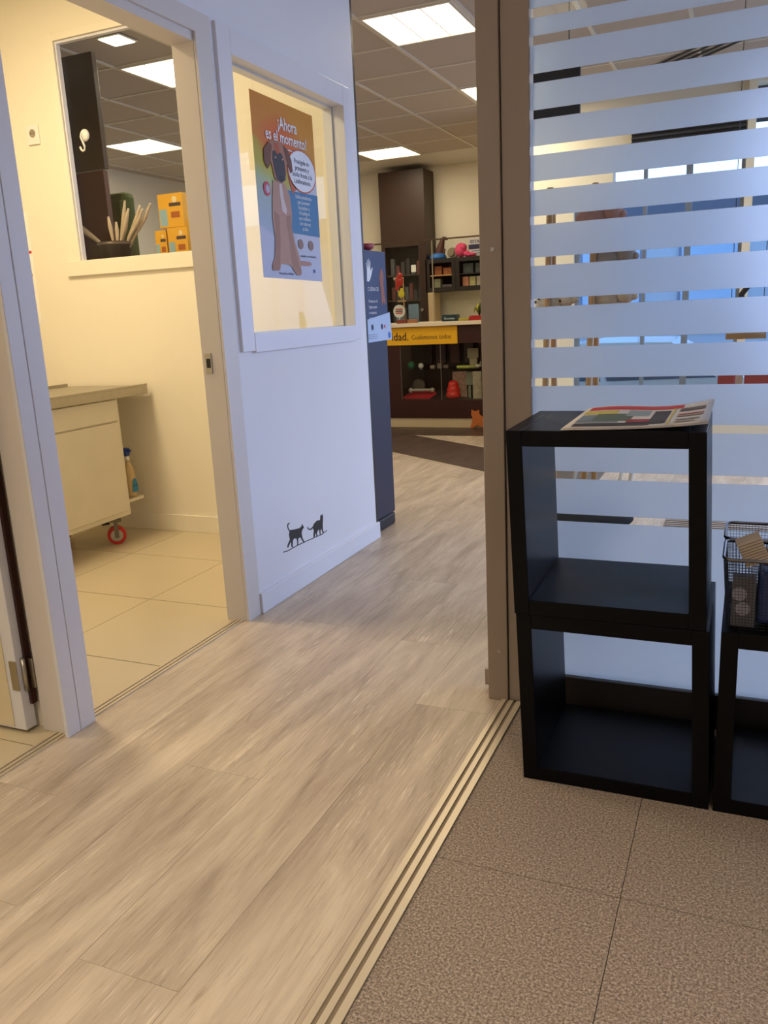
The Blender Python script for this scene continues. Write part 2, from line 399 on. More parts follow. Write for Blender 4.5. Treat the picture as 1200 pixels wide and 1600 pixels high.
# skirting
bl = tag(MB().box((-1.8405, 2.815, 0), (-1.824, 4.06, 0.088), bev=0.002).go('baseboard_left', SKIRT), kind='structure')
SB('trim_3', BLACKP, (-1.935, 4.046, 0), (-1.845, 4.078, HW-0.2))
# exam room
we = struct('wall_exam_back')
def EW(x0, x1, z0, z1): B('wall_panel', CREAM, (x0, 3.92, z0), (x1, 3.962, z1), we)
EW(-5.2, -3.565, 0, HW); EW(-2.72, -1.936, 0, HW); EW(-3.565, -2.72, 0, 1.585); EW(-3.565, -2.72, 2.735, HW)
w2 = struct('window_2')
MB().box((-3.612, 3.908, 1.585), (-3.565, 3.925, 2.775), bev=0.002).go('window_frame', CREAM, w2)
MB().box((-2.72, 3.908, 1.585), (-2.64, 3.925, 2.775), bev=0.002).go('window_frame', CREAM, w2)
MB().box((-3.565, 3.908, 2.735), (-2.72, 3.925, 2.775), bev=0.002).go('window_frame', CREAM, w2)
MB().box((-3.672, 3.900, 1.502), (-2.60, 3.925, 1.585), bev=0.002).go('window_sill', CREAM, w2)
MB().box((-3.565, 3.922, 1.585), (-3.555, 3.95, 2.735)).box((-3.555, 3.922, 2.722), (-2.72, 3.95, 2.735)).go('window_reveal', FRAME, w2)
B('pane', GLASS, (-3.564, 3.952, 1.586), (-2.721, 3.957, 2.734), w2)
SB('baseboard_exam', CREAM, (-5.1, 3.904, 0), (-1.936, 3.92, 0.10), 0.002)
SB('wall_exam_left', CREAM, (-5.3, -0.6, 0), (-5.1, 4.045, HW))
SB('wall_between_rooms', CREAM, (-5.1, 1.742, 0), (-1.957, 1.80, HW))
SB('wall_exam_front', CREAM, (-5.1, 0.30, 0), (-1.936, 0.40, HW))
ce2 = SB('ceiling_exam', WALL, (-5.3, 0.3, HW), (-1.84, 4.045, HW+0.08))
# shop shell
SB('wall_shop_back', CREAM, (-6.4, 9.85, 0), (-1.9, 9.97, HW))
SB('wall_shop_left', CREAM, (-6.5, 4.045, 0), (-6.38, 9.97, HW))
SB('wall_shop_front', CREAM, (-6.4, 4.0, 0), (-5.2, 4.045, HW))
SB('wall_shop_return', CREAM, (-2.05, 7.5, 0), (-1.93, 9.85, HW))
# street facade with window
wf = struct('wall_street')
B('wall_panel', CREAM, (-1.93, 7.5, 0), (-1.42, 7.66, HW), wf); B('wall_panel', CREAM, (-1.42, 7.5, 0), (-0.08, 7.66, 0.32), wf)
B('wall_panel', CREAM, (-1.42, 7.5, 2.31), (-1.10, 7.66, HW), wf); B('wall_panel', CREAM, (-1.10, 7.5, 2.31), (-0.08, 7.66, HW), wf)
B('wall_panel', CREAM, (-1.42, 7.5, 2.0), (-1.10, 7.66, 2.31), wf)
B('pillar', CREAM, (-0.09, 7.44, 0), (-0.03, 7.66, HW), wf); B('wall_panel', CREAM, (-0.03, 7.5, 0), (3.8, 7.66, 0.18), wf); B('wall_panel', CREAM, (-0.03, 7.5, 2.78), (3.8, 7.66, HW), wf)
GREYF = mat('blue grey window metal', (120, 132, 150), 0.4)
w3 = struct('window_3')
for x0, x1, z0, z1 in ((-1.42, -1.38, .32, 2.0), (-0.86, -0.83, .32, 2.31), (-0.53, -0.48, .32, 2.31), (-0.12, -0.09, .32, 2.31)):
    B('mullion', GREYF, (x0, 7.55, z0), (x1, 7.60, z1), w3)
for z in (0.32, 1.86, 2.10): B('transom', GREYF, (-1.38 if z < 2 else -1.1, 7.555, z), (-0.12, 7.595, z+0.03), w3)
for x0, x1 in ((-1.38, -0.86), (-0.83, -0.53), (-0.48, -0.12)): B('pane', GLASS, (x0, 7.572, .35), (x1, 7.578, 1.86), w3)
w4 = struct('window_4')
for x in (0.35, 1.2, 2.1, 3.0): B('mullion', GREYF, (x, 7.55, .18), (x+.05, 7.60, 2.78), w4)
for a, b in ((-.03, .35), (.40, 1.2), (1.25, 2.1), (2.15, 3.0), (3.05, 3.8)): B('pane', GLASS, (a, 7.572, .18), (b, 7.578, 2.78), w4)
ws = struct('wall_right')
B('wall_panel', CREAM, (3.8, -1.9, 0), (3.9, 2.45, HW), ws); B('wall_panel', CREAM, (3.8, 2.45, 0), (3.9, 7.66, .2), ws); B('wall_panel', CREAM, (3.8, 2.45, 2.78), (3.9, 7.66, HW), ws)
w5 = struct('window_5')
for y in (2.45, 3.7, 4.95, 6.2, 7.44): B('mullion', GREYF, (3.82, y, .2), (3.88, y+.06, 2.78), w5)
for y in (2.51, 3.76, 5.01, 6.26): B('pane', GLASS, (3.848, y, .2), (3.853, y+1.18, 2.78), w5)
SB('wall_waiting_back', WALL, (-2.0, -2.1, 0), (3.9, -2.0, HW))
# ceilings
CH = 2.85
SB('ceiling_waiting', WALL, (-1.84, -2.0, CH), (3.8, 2.40, CH+0.1))
cs = struct('ceiling_shop'); B('upper_slab', mat('dark void', (60, 54, 50), 0.9), (-6.4, 4.045, CH+0.06), (3.8, 9.97, CH+0.14), cs)
B('upper_slab', GRIDM, (-1.84, 2.40, CH), (3.8, 4.045, CH+0.1), cs)
B('margin', GRIDM, (-6.4, 9.03, CH-0.002), (-1.9, 9.85, CH+0.02), cs)
GX = [-1.57+0.58*k for k in range(-9, 9)]; GY = [4.80-0.603+0.603*k for k in range(0, 9)]
lamp_cells = {(-2.15, 4.80): 'A', (-2.15, 6.609): 'B', (-3.89, 8.418): 'C', (-3.89, 4.80): 'D', (-5.63, 6.609): 'E', (0.75, 4.80): 'F', (0.75, 6.609): 'G'}
for gx in GX: B('grid_bar', GRIDM, (gx-0.012, 4.10, CH-0.006), (gx+0.012, 9.03 if gx < -2 else 7.5, CH+0.004), cs)
for gy in GY: B('grid_bar', GRIDM, (-6.3, gy-0.011, CH-0.005), (3.2 if gy < 7.5 else -2.05, gy+0.011, CH+0.003), cs)
for gx in sorted(GX)[:-1]:
    for gy in GY[:-1]:
        if gy > 7.3 and gx > -2.2: continue
        if any(abs(gx-a) < .05 and abs(gy-b) < .05 for a, b in lamp_cells): continue
        B('ceiling_tile', CEILM, (gx+0.013, gy+0.012, CH+0.002), (gx+0.567, gy+0.591, CH+0.02), cs)

def lamp(label, x0, y0, x1, y1, z, watts, col, spread=180, bars=2):
    t = thing('ceiling_light', label, 'ceiling light', ((x0+x1)/2, (y0+y1)/2, z), 'recessed ceiling light panels')
    MB().box((x0+.012, y0+.012, z-.012), (x1-.012, y0+.030, z+.03)).box((x0+.012, y1-.030, z-.012), (x1-.012, y1-.012, z+.03)).box((x0+.012, y0+.03, z-.012), (x0+.03, y1-.03, z+.03)).box((x1-.03, y0+.03, z-.012), (x1-.012, y1-.03, z+.03)).go('frame', GRIDM, t)
    B('diffuser', LAMPM, (x0+.031, y0+.031, z-.004), (x1-.031, y1-.031, z+.02), t)
    for k in range(bars):
        xx = x0+.03+(x1-x0-.06)*(k+1)/(bars+1)
        B('divider', GRIDM, (xx-.003, y0+.031, z-.007), (xx+.003, y1-.031, z-.003), t)
    l = area('panel_light', ((x0+x1)/2, (y0+y1)/2, z-.02), x1-x0-.08, y1-y0-.08, watts, col, spread=spread)
    return t
LL = {'A': 'large lit ceiling panel nearest the doorway, cut by the top of the photo', 'B': 'lit ceiling panel partly hidden by the door post, right of the others',
      'C': 'lit ceiling panel farthest back, in front of the tall brown unit', 'D': 'lit ceiling panel seen at the upper right of the exam room window',
      'E': 'lit ceiling panel lower in the exam room window, above the basket', 'F': 'lit ceiling panel behind the frosted glass, nearer one', 'G': 'lit ceiling panel behind the frosted glass, farther one'}
for (gx, gy), k in lamp_cells.items():
    lamp(LL[k], gx, gy, gx+0.58, gy+0.603, CH, 15, WARM2)
lamp('lit ceiling panel over the steel exam table', -3.6, 2.2, -3.0, 2.8, HW, 45, WARM)
lamp('lit ceiling panel in the room behind the open door', -3.6, 0.7, -3.0, 1.3, HW, 20, WARM)
lamp('lit ceiling panel over the waiting room behind the camera', 0.4, -0.6, 1.0, 0.0, CH, 26, WARM2, 105)
lamp('lit ceiling panel over the near corridor behind the camera', -1.5, -0.9, -0.9, -0.3, CH, 26, WARM2, 105)
for lab, x, y in (('small glowing square for a pane reflection at the upper left of the exam room window', -4.20, 4.16), ('small glowing square for a pane reflection at the top middle of the exam room window', -3.58, 4.28)):
    t = thing('reflection_square', lab, 'ceiling light', (x, y, CH), 'glowing squares for reflections by the exam room window')
    B('frame', GRIDM, (x, y, CH-.012), (x+.17, y+.17, CH-.006), t); B('diffuser', LAMPM, (x+.012, y+.012, CH-.016), (x+.158, y+.158, CH-.0125), t)  # glowing squares added in place of a reflection in the window pane

# ---- glass partition
wp = struct('wall_partition')
MB().box((-0.706, 2.345, 0), (-0.643, 2.41, CH), bev=0.002).go('post', POST, wp)
MB().box((-0.640, 2.352, 0), (-0.563, 2.40, CH), bev=0.002).go('post', POST, wp)
for z in (0.166, 1.366, 2.4): MB().cyl((-0.668, 2.3455, z), (-0.668, 2.342, z), 0.006, n=12).go('screw', STEEL, wp)
B('base_rail', mat('taupe rail', (58, 51, 48), 0.5), (-0.563, 2.350, 0), (3.8, 2.395, 0.105), wp, 0.002)
B('rail_stub', POST, (-0.738, 2.415, 0.012), (-0.560, 2.430, 0.066), wp)
B('pane', GLASS, (-0.562, 2.368, 0.105), (3.8, 2.376, CH), wp)
bands = [2.395, 2.330, 2.262, 2.190, 2.110, 2.029, 1.9445, 1.8795, 1.7895, 1.701, 1.612, 1.5235, 1.434, 1.326, 1.215, 1.1035, 0.9955, 0.865, 0.7285, 0.6015]
top = CH
for z in bands:
    B('frosted_band', FROST, (-0.5615, 2.3662, z+0.011), (3.8, 2.3678, top), wp); top = z-0.0115
B('frosted_band', FROST, (-0.5615, 2.3662, 0.106), (3.8, 2.3678, top), wp)
B('top_rail', POST, (-0.563, 2.355, CH-0.05), (3.8, 2.365, CH-0.001), wp)

# ================================================================== THINGS IN FRONT
def lean(o, k, z0):
    for v in o.data.vertices: v.co.x += -k*(v.co.z-z0)
def cube(label, x, y, z, s=0.455, h=0.458, d=0.38, th=0.038, k=0.0, rot=0.0):
    t = thing('cube_shelf', label, 'shelf', (x, y, z), 'black open cube shelves')
    parts = [('side_panel', (0, 0, 0), (th, d, h-.0)), ('side_panel', (s-th, 0, 0), (s, d, h)), ('top_panel', (th, .0005, h-th), (s-th, d, h)), ('bottom_panel', (th, .0005, 0), (s-th, d, th))]
    for n, a, b in parts:
        m = MB().box(a, b, bev=0.0015); o = m.go(n, BLACK, t)
        lean(o, k, 0); o.matrix_parent_inverse = Matrix()
    t.rotation_euler.z = rot
    return t
lo_c = cube('lower black cube shelf, empty, standing on the floor under another', -0.490, 1.93, 0.0, k=0.035)
up_c = cube('upper black cube shelf with a newspaper on top', -0.508, 1.925, 0.4595, s=0.450, h=0.462, k=0.035, rot=R(0.6))
ri_c = cube('black cube shelf at the right edge, holding wire baskets', -0.026, 1.93, 0.0, h=0.462)

# newspaper on the upper cube
np_ = thing('newspaper', 'folded newspaper lying on the upper black cube shelf', 'newspaper', (-0.24, 2.1, 0.923))
def npz(u_, v_): return 0.9245 + 0.012*u_**3 + 0.006*(v_**2)*(0.35+u_) + 0.004*math.sin(u_*7)*v_
def npx(u_, v_): return -0.392+0.02*v_*0 + u_*0.318
def npy(u_, v_): return 1.922 + v_*0.36 + 0.035*u_
def sheet(u0, u1, v0, v1, dz, n=14, m=8, thick=0.0):
    mb = MB(); g = [[mb.bm.verts.new((npx(u0+(u1-u0)*i/n, 0), npy(u0+(u1-u0)*i/n, v0+(v1-v0)*j/m), npz(u0+(u1-u0)*i/n, v0+(v1-v0)*j/m)+dz)) for i in range(n+1)] for j in range(m+1)]
    for j in range(m):
        for i in range(n): mb.bm.faces.new((g[j][i], g[j][i+1], g[j+1][i+1], g[j+1][i])).smooth = True
    if thick:
        res = bmesh.ops.extrude_face_region(mb.bm, geom=list(mb.bm.faces))
        for v in res['geom']:
            if isinstance(v, bmesh.types.BMVert): v.co.z += thick
    return mb
NEWS = mat('newsprint', (222, 214, 206), 0.8)
sheet(0, 1, 0, 1, 0.0, thick=0.0022).go('page', NEWS, np_)
sheet(0.01, 0.995, 0.01, 1.0, 0.0030, thick=0.0018).go('page', NEWS, np_)
prints = [((200, 60, 55), .05, .78, .80, .97), ((214, 190, 80), .04, .30, .60, .76), ((120, 130, 135), .05, .36, .22, .56), ((92, 104, 84), .16, .44, .28, .60), ((150, 160, 160), .38, .55, .50, .76),
          ((160, 60, 55), .42, .58, .20, .34), ((70, 60, 55), .58, .70, .10, .72), ((60, 54, 50), .06, .60, .05, .18), ((216, 196, 90), .715, .73, .06, .80), ((110, 96, 84), .765, .95, .62, .76),
          ((190, 90, 70), .765, .95, .46, .50), ((150, 130, 116), .765, .95, .36, .42), ((170, 160, 150), .765, .93, .20, .26), ((170, 160, 150), .765, .90, .10, .14)]
for i, (c, a, b, v0, v1) in enumerate(prints):
    sheet(a, b, v0, v1, 0.0052+0.0001*i, n=6, m=4).go('print', mat('print %d' % i, c, 0.8, var=0.35, scale=70), np_)

# wire baskets on the right cube
def basket(label, x0, y0, x1, y1, z, h, group='wire mesh baskets'):
    t = thing('wire_basket', label, 'basket', ((x0+x1)/2, (y0+y1)/2, z), group)
    ins = 0.012; mb = MB(); bm = mb.bm
    def wall(p0, p1, q0, q1, n, m):
        g = [[bm.verts.new(Vector(p0).lerp(Vector(p1), i/n).lerp(Vector(q0).lerp(Vector(q1), i/n), j/m)) for i in range(n+1)] for j in range(m+1)]
        for j in range(m):
            for i in range(n): bm.faces.new((g[j][i], g[j][i+1], g[j+1][i+1], g[j+1][i]))
    b = [(x0+ins, y0+ins, z+.002), (x1-ins, y0+ins, z+.002), (x1-ins, y1-ins, z+.002), (x0+ins, y1-ins, z+.002)]
    tt = [(x0, y0, z+h), (x1, y0, z+h), (x1, y1, z+h), (x0, y1, z+h)]
    for i in range(4):
        k = (i+1) % 4; L_ = (Vector(tt[i])-Vector(tt[k])).length
        wall(b[i], b[k], tt[i], tt[k], int(L_/0.0075), int(h/0.0075))
    wall(b[0], b[1], b[3], b[2], 8, 8)
    o = mb.go('mesh', BLACKP, t); md = o.modifiers.new('wire', 'WIREFRAME'); md.thickness = 0.0014; md.use_even_offset = False
    mb = MB()
    pts = []
    rad = 0.02
    for (cx, cy, a0) in ((x1-rad, y1-rad, 0), (x0+rad, y1-rad, 90), (x0+rad, y0+rad, 180), (x1-rad, y0+rad, 270)):
        for a in range(0, 91, 30): pts.append((cx+rad*math.cos(R(a0+a)), cy+rad*math.sin(R(a0+a)), z+h))
    pts.append(pts[0])
    mb.tube(pts, 0.004, 8).go('rim', mat('dark chrome rim', (120, 116, 116), 0.25, metal=0.9), t)
    return t
b1 = basket('front wire mesh basket full of small bags', -0.028, 1.945, 0.155, 2.115, 0.4625, 0.168)
b2 = basket('rear wire mesh basket behind the full one', -0.030, 2.125, 0.155, 2.290, 0.4625, 0.168)
pk = thing('stick_packet', 'clear bag of pale wooden sticks in the front wire basket', 'packet', (0.03, 2.02, 0.55))
for k in range(9):
    mb = MB().box((-0.034, -0.003, 0), (0.034, 0.003, 0.0045), bev=0.001); o = mb.go('stick', mat('pale stick', (206, 186, 164), .6), pk); o.matrix_parent_inverse = Matrix()
    o.location = (0.012-0.0026*k, 0.004, 0.060+0.006*k); o.rotation_euler = (0.3, R(-24), R(6)); o.scale = (.8, 5.5, 1)
tag(MB().box((0.045, 1.98, 0.47), (0.115, 2.05, 0.60), bev=0.012).go('blue_packet', mat('blue foil', (44, 62, 110), 0.3)), 'blue packet standing in the front wire basket', 'packet')
tag(MB().box((0.06, 2.055, 0.47), (0.135, 2.095, 0.625), bev=0.010).go('red_packet', mat('red green foil', (150, 60, 50), 0.35, var=0.6, scale=30)), 'reddish packet behind the blue one in the front basket', 'packet')
cmr = thing('card_box', 'grey card box printed with two round dials, in the front wire basket', 'box', (0.0, 1.98, 0.466))
B('carton', mat('grey card', (92, 90, 96), 0.6), (-0.008, 1.966, 0.466), (0.042, 2.0, 0.585), cmr)
for zz, xx in ((0.545, 0.008), (0.510, 0.016)):
    MB().cyl((xx, 1.9655, zz), (xx, 1.9635, zz), 0.016, n=20).go('dial', mat('dial grey', (150, 148, 156), 0.5), cmr)

# cats on the wall
CAT1 = [(3.111, 0.321), (3.096, 0.322), (3.089, 0.313), (3.092, 0.297), (3.105, 0.28), (3.098, 0.27), (3.103, 0.245), (3.081, 0.229), (3.075, 0.216), (3.084, 0.213), (3.091, 0.221), (3.112, 0.234), (3.111, 0.213), (3.115, 0.206), (3.128, 0.202), (3.123, 0.212), (3.13, 0.235), (3.142, 0.24), (3.162, 0.233), (3.166, 0.219), (3.163, 0.202), (3.172, 0.201), (3.178, 0.23), (3.198, 0.23), (3.211, 0.212), (3.224, 0.198), (3.238, 0.195), (3.225, 0.209), (3.216, 0.225), (3.212, 0.246), (3.219, 0.258), (3.237, 0.267), (3.23, 0.277), (3.222, 0.288), (3.217, 0.279), (3.198, 0.274), (3.164, 0.278), (3.122, 0.285), (3.109, 0.287), (3.1, 0.297), (3.097, 0.31), (3.105, 0.318), (3.114, 0.317)]
CAT2 = [(3.269, 0.261), (3.269, 0.253), (3.282, 0.243), (3.304, 0.237), (3.322, 0.241), (3.328, 0.226), (3.324, 0.216), (3.32, 0.2), (3.333, 0.193), (3.338, 0.206), (3.345, 0.21), (3.351, 0.194), (3.361, 0.193), (3.357, 0.21), (3.379, 0.222), (3.383, 0.206), (3.383, 0.192), (3.392, 0.191), (3.393, 0.209), (3.403, 0.218), (3.409, 0.205), (3.415, 0.192), (3.426, 0.19), (3.419, 0.208), (3.42, 0.231), (3.426, 0.253), (3.429, 0.273), (3.424, 0.286), (3.415, 0.28), (3.404, 0.285), (3.399, 0.271), (3.397, 0.262), (3.367, 0.267), (3.337, 0.261), (3.32, 0.249), (3.299, 0.244), (3.28, 0.25), (3.275, 0.26)]
ROPE = [(3.036, 0.206), (3.077, 0.2), (3.163, 0.201), (3.241, 0.198), (3.333, 0.193), (3.404, 0.189), (3.461, 0.194)]
VINYL = mat('black vinyl', (14, 14, 16), 0.5)
dc = thing('wall_decal', 'black vinyl decal of two cats on a line, low on the white wall', 'decal', (-1.84, 3.25, 0.25))
for pts in (CAT1, CAT2): MB().prism([(-1.8398, y, z) for y, z in pts], (0.0006, 0, 0)).go('cat', VINYL, dc)
MB().prism([(-1.8398, y, z+.002) for y, z in ROPE]+[(-1.8398, y, z-.002) for y, z in ROPE[::-1]], (0.0006, 0, 0)).go('line', VINYL, dc)

# poster on the window
PX = -1.8838
po = thing('poster', 'dog health poster with orange top, taped inside the white framed window', 'poster', (PX, 3.4, 1.38))
def P(uu, vv, k=0): 
    return (PX+0.0004*k, 3.130+uu*0.535, 2.106-vv*0.728 - (0.008*uu if vv < .5 else 0.010*uu))
def pc(n, c, pts, k, rough=0.6):
    MB().prism([P(a, b, k) for a, b in pts], (0.0003, 0, 0)).go(n, mat('poster '+n+str(c), c, rough, var=0.08, scale=14), po)
def poster_mat():
    m = bpy.data.materials.new('poster gradient print'); m.use_nodes = True; nt = m.node_tree; N = nt.nodes; L = nt.links
    b = N['Principled BSDF']; b.inputs['Roughness'].default_value = .55
    tc = N.new('ShaderNodeTexCoord'); sx = N.new('ShaderNodeSeparateXYZ'); L.new(tc.outputs['Object'], sx.inputs[0])
    def mr(src, a, b_, c=0, d=1):
        q = N.new('ShaderNodeMapRange'); q.inputs[1].default_value = a; q.inputs[2].default_value = b_; q.inputs[3].default_value = c; q.inputs[4].default_value = d; L.new(src, q.inputs[0]); return q.outputs[0]
    def ma(op, a, b_):
        q = N.new('ShaderNodeMath'); q.operation = op
        for i, v in enumerate((a, b_)):
            if isinstance(v, (int, float)): q.inputs[i].default_value = v
            else: L.new(v, q.inputs[i])
        return q.outputs[0]
    U = mr(sx.outputs[1], 3.130, 3.665); V = mr(sx.outputs[2], 2.106, 1.378)
    def ramp(src, st):
        q = N.new('ShaderNodeValToRGB'); e = q.color_ramp.elements; e[0].position = st[0][0]; e[0].color = lin(st[0][1])+(1,); e[1].position = st[-1][0]; e[1].color = lin(st[-1][1])+(1,)
        for p, c in st[1:-1]: k = e.new(p); k.color = lin(c)+(1,)
        L.new(src, q.inputs[0]); return q.outputs[0]
    left = ramp(ma('SUBTRACT', V, ma('MULTIPLY', U, .20)), [(0, (206, 132, 28)), (.22, (204, 128, 30)), (.245, (186, 158, 40)), (.36, (182, 172, 60)), (.42, (168, 180, 130)), (.52, (160, 178, 180)), (.70, (162, 178, 204)), (.73, (184, 190, 214)), (1, (180, 188, 216))])
    right = ramp(V, [(0, (206, 136, 28)), (.30, (206, 140, 30)), (.345, (196, 160, 50)), (.36, (196, 198, 208)), (1, (184, 190, 216))])
    mx = N.new('ShaderNodeMixRGB'); L.new(mr(U, .50, .62), mx.inputs[0]); L.new(left, mx.inputs[1]); L.new(right, mx.inputs[2])
    du = ma('MULTIPLY', ma('SUBTRACT', U, .42), 1.0); dv = ma('MULTIPLY', ma('SUBTRACT', V, .24), 2.2)
    d = ma('ADD', ma('MULTIPLY', du, du), ma('MULTIPLY', dv, dv))
    m2 = N.new('ShaderNodeMixRGB'); L.new(mr(d, .02, .14, .85, 0), m2.inputs[0]); L.new(mx.outputs[0], m2.inputs[1]); m2.inputs[2].default_value = lin((212, 92, 34))+(1,)
    L.new(m2.outputs[0], b.inputs['Base Color']); return m
MB().prism([P(a, b, 0) for a, b in [(0, 0), (1, 0), (1, 1), (0, 1)]], (0.0003, 0, 0)).go('sheet', poster_mat(), po)
pc('panel', (66, 122, 168), [(.46, .485), (1, .475), (1, .725), (.46, .725)], 5)
WT = mat('poster white', (236, 236, 240), 0.6)
for s, vv, uu, sz in (('¡Ahora', .150, .54, .070), ('es el momento!', .225, .52, .066)):
    text('lettering', s, sz, WT, P(uu, vv, 7), ((0, 1, 0), (0, 0, 1)), po, 0.0004, 'CENTER', 0.86, 0.0008)
pc('underline', (236, 236, 240), [(.33, .248), (.9, .258), (.9, .263), (.33, .254)], 6)
bub = [(.745+.235*math.cos(R(a)), .355+.118*math.sin(R(a))) for a in range(0, 360, 15)]
pc('bubble_edge', (190, 90, 60), [(.745+.25*math.cos(R(a)), .355+.126*math.sin(R(a))) for a in range(0, 360, 15)], 6)
pc('bubble_tail', (190, 90, 60), [(.50, .40), (.56, .50), (.64, .46)], 6)
pc('bubble', (226, 228, 236), bub, 7)
DKT = mat('poster text grey', (70, 74, 96), 0.6)
for i, s in enumerate(('Protégele en', 'primavera y', 'otoño frente a la', 'Leishmaniosis.')):
    text('lettering', s, .030, DKT, P(.745, .315+.038*i, 9), ((0, 1, 0), (0, 0, 1)), po, 0.0003, 'CENTER', 0.9)
for i, s in enumerate(('Utiliza productos', 'para prevenir', 'la picadura y', 'los peligros', 'que conlleva', 'con una vez', 'al año')):
    text('lettering', s, .024, WT, P(.74, .515+.031*i, 7), ((0, 1, 0), (0, 0, 1)), po, 0.0003, 'CENTER', 0.9)
# the photographed puppy on the poster: brown body, dark muzzle, white chest
pc('puppy_tail', (170, 130, 118), [(.52, .885), (.78, .885), (.82, .90), (.76, .912), (.52, .915)], 6)
pc('puppy_body', (176, 138, 122), [(.25, .45), (.44, .45), (.51, .52), (.52, .62), (.50, .70), (.54, .78), (.60, .86), (.62, .95), (.60, .975), (.52, .97), (.48, .93), (.40, .915), (.28, .915), (.26, .95), (.16, .955), (.14, .93), (.19, .88), (.22, .78), (.20, .66), (.22, .55)], 7)
pc('puppy_leg', (158, 116, 100), [(.235, .62), (.31, .64), (.30, .78), (.27, .90), (.25, .955), (.15, .958), (.14, .935), (.20, .89), (.225, .78)], 8)
pc('puppy_leg', (160, 120, 104), [(.42, .64), (.50, .62), (.50, .72), (.54, .84), (.60, .93), (.62, .965), (.54, .975), (.47, .94), (.45, .80)], 8)
pc('puppy_chest', (206, 190, 190), [(.34, .46), (.38, .46), (.40, .54), (.44, .60), (.42, .63), (.36, .61), (.345, .54)], 9)
pc('puppy_head', (164, 112, 88), [(.22, .245), (.30, .225), (.42, .225), (.50, .25), (.52, .31), (.48, .36), (.46, .43), (.38, .455), (.28, .44), (.25, .37), (.20, .30)], 9)
pc('puppy_ear', (110, 66, 48), [(.22, .245), (.27, .26), (.24, .32), (.22, .37), (.18, .395), (.13, .36), (.14, .29)], 10)
pc('puppy_ear', (104, 62, 48), [(.44, .235), (.52, .255), (.57, .31), (.58, .37), (.54, .385), (.50, .34), (.46, .28)], 10)
pc('puppy_face', (52, 46, 58), [(.27, .29), (.34, .275), (.42, .29), (.45, .33), (.46, .39), (.44, .435), (.38, .452), (.31, .44), (.28, .39), (.26, .33)], 10)
pc('puppy_forehead', (176, 84, 50), [(.31, .24), (.37, .235), (.385, .285), (.34, .30), (.31, .28)], 11)
pc('puppy_nose', (34, 32, 40), [(.35, .415), (.40, .415), (.41, .435), (.375, .445), (.345, .435)], 11)
for e in (.30, .41): pc('puppy_eye', (196, 170, 150), [(e, .318), (e+.014, .313), (e+.024, .320), (e+.012, .326)], 11)
pc('heart_mark', (190, 70, 90), [(.15+.055*math.cos(R(a)), .505+.040*math.sin(R(a))) for a in range(0, 360, 30)], 6)
pc('heart_centre', (170, 176, 196), [(.16+.032*math.cos(R(a)), .505+.024*math.sin(R(a))) for a in range(0, 360, 30)], 7)
for uu in (.64, .82): pc('small_photo', (140, 112, 104), [(uu+.045*math.cos(R(a)), .785+.030*math.sin(R(a))) for a in range(0, 360, 30)], 7)
text('lettering', 'Prevención y defensa', .015, DKT, P(.36, .975, 9), ((0, 1, 0), (0, 0, 1)), po, 0.0003, 'CENTER')
text('lettering', 'consulta a tu veterinario', .015, DKT, P(.76, .86, 9), ((0, 1, 0), (0, 0, 1)), po, 0.0003, 'CENTER')
pc('small_logo', (70, 90, 160), [(.84, .93), (.87, .93), (.87, .95), (.84, .95)], 7)

# navy stand behind the wall end
ns = thing('display_stand', 'tall narrow navy cardboard stand at the end of the white wall', 'stand', (-2.05, 4.2, 0))
B('body', mat('navy card side', (30, 36, 62), 0.5), (-2.28, 4.085, 0.07), (-1.872, 4.395, 1.10), ns, 0.004)
B('header', NAVY, (-2.28, 4.085, 1.102), (-1.872, 4.42, 1.535), ns, 0.004)
B('plinth', mat('dark plinth', (28, 28, 38), 0.5), (-2.285, 4.08, 0), (-1.866, 4.385, 0.068), ns, 0.012)
HAND = [(0.0, 0), (.30, -.02), (.55, .12), (.80, .40), (.98, .62), (.92, .66), (.62, .50), (.60, .60), (.66, .95), (.60, .97), (.50, .66), (.46, .66), (.46, 1.05), (.39, 1.05), (.37, .66), (.33, .66), (.26, 1.0), (.19, .99), (.23, .62), (.19, .60), (.06, .88), (.0, .85), (.08, .52), (.04, .25)]
MB().prism([(-1.8716, 4.155+a*0.085, 1.375+b*0.11) for a, b in HAND], (0.0006, 0, 0)).go('hand_print', PAPER, ns)
MB().prism([(-1.8716, 4.32+a, 1.30+b) for a, b in ((0, .10), (.03, .15), (.06, .12), (.055, .05), (.075, -.05), (.04, -.03), (.02, -.06), (.015, .02))], (0.0005, 0, 0)).go('puppy_print', mat('puppy tan', (150, 92, 70), 0.6), ns)
text('lettering', 'CUÍDALOS', .030, PAPER, (-1.8714, 4.16, 1.325), WY, ns, 0.0003)
for i, s in enumerate(('Productos de', 'higiene para', 'tu mascota', 'siempre')):
    text('lettering', s, .022, PAPER, (-1.8714, 4.165, 1.265-.03*i), WY, ns, 0.0003)
lf = thing('leaflet', 'pale blue leaflet clipped crookedly to the navy stand', 'leaflet', (-1.868, 4.2, 1.1))
MB().prism([(-1.8700, 4.090, 1.056), (-1.8700, 4.458, 1.060), (-1.8700, 4.440, 1.210), (-1.8700, 4.120, 1.176)], (0.0012, 0, 0)).go('sheet', mat('pale blue paper', (176, 196, 226), 0.6), lf)
for yy, c in ((4.19, (40, 44, 70)), (4.32, (60, 44, 90)), (4.36, (180, 60, 70))):
    MB().cyl((-1.8687, yy, 1.135), (-1.8682, yy, 1.135), 0.016 if yy < 4.35 else .010, n=14).go('picture', mat('pic'+str(c), c, 0.6), lf)
MB().cyl((-1.8687, 4.42, 1.085), (-1.8682, 4.42, 1.085), 0.018, n=16).go('round_seal', mat('stamp blue', (60, 100, 190), 0.6), lf)
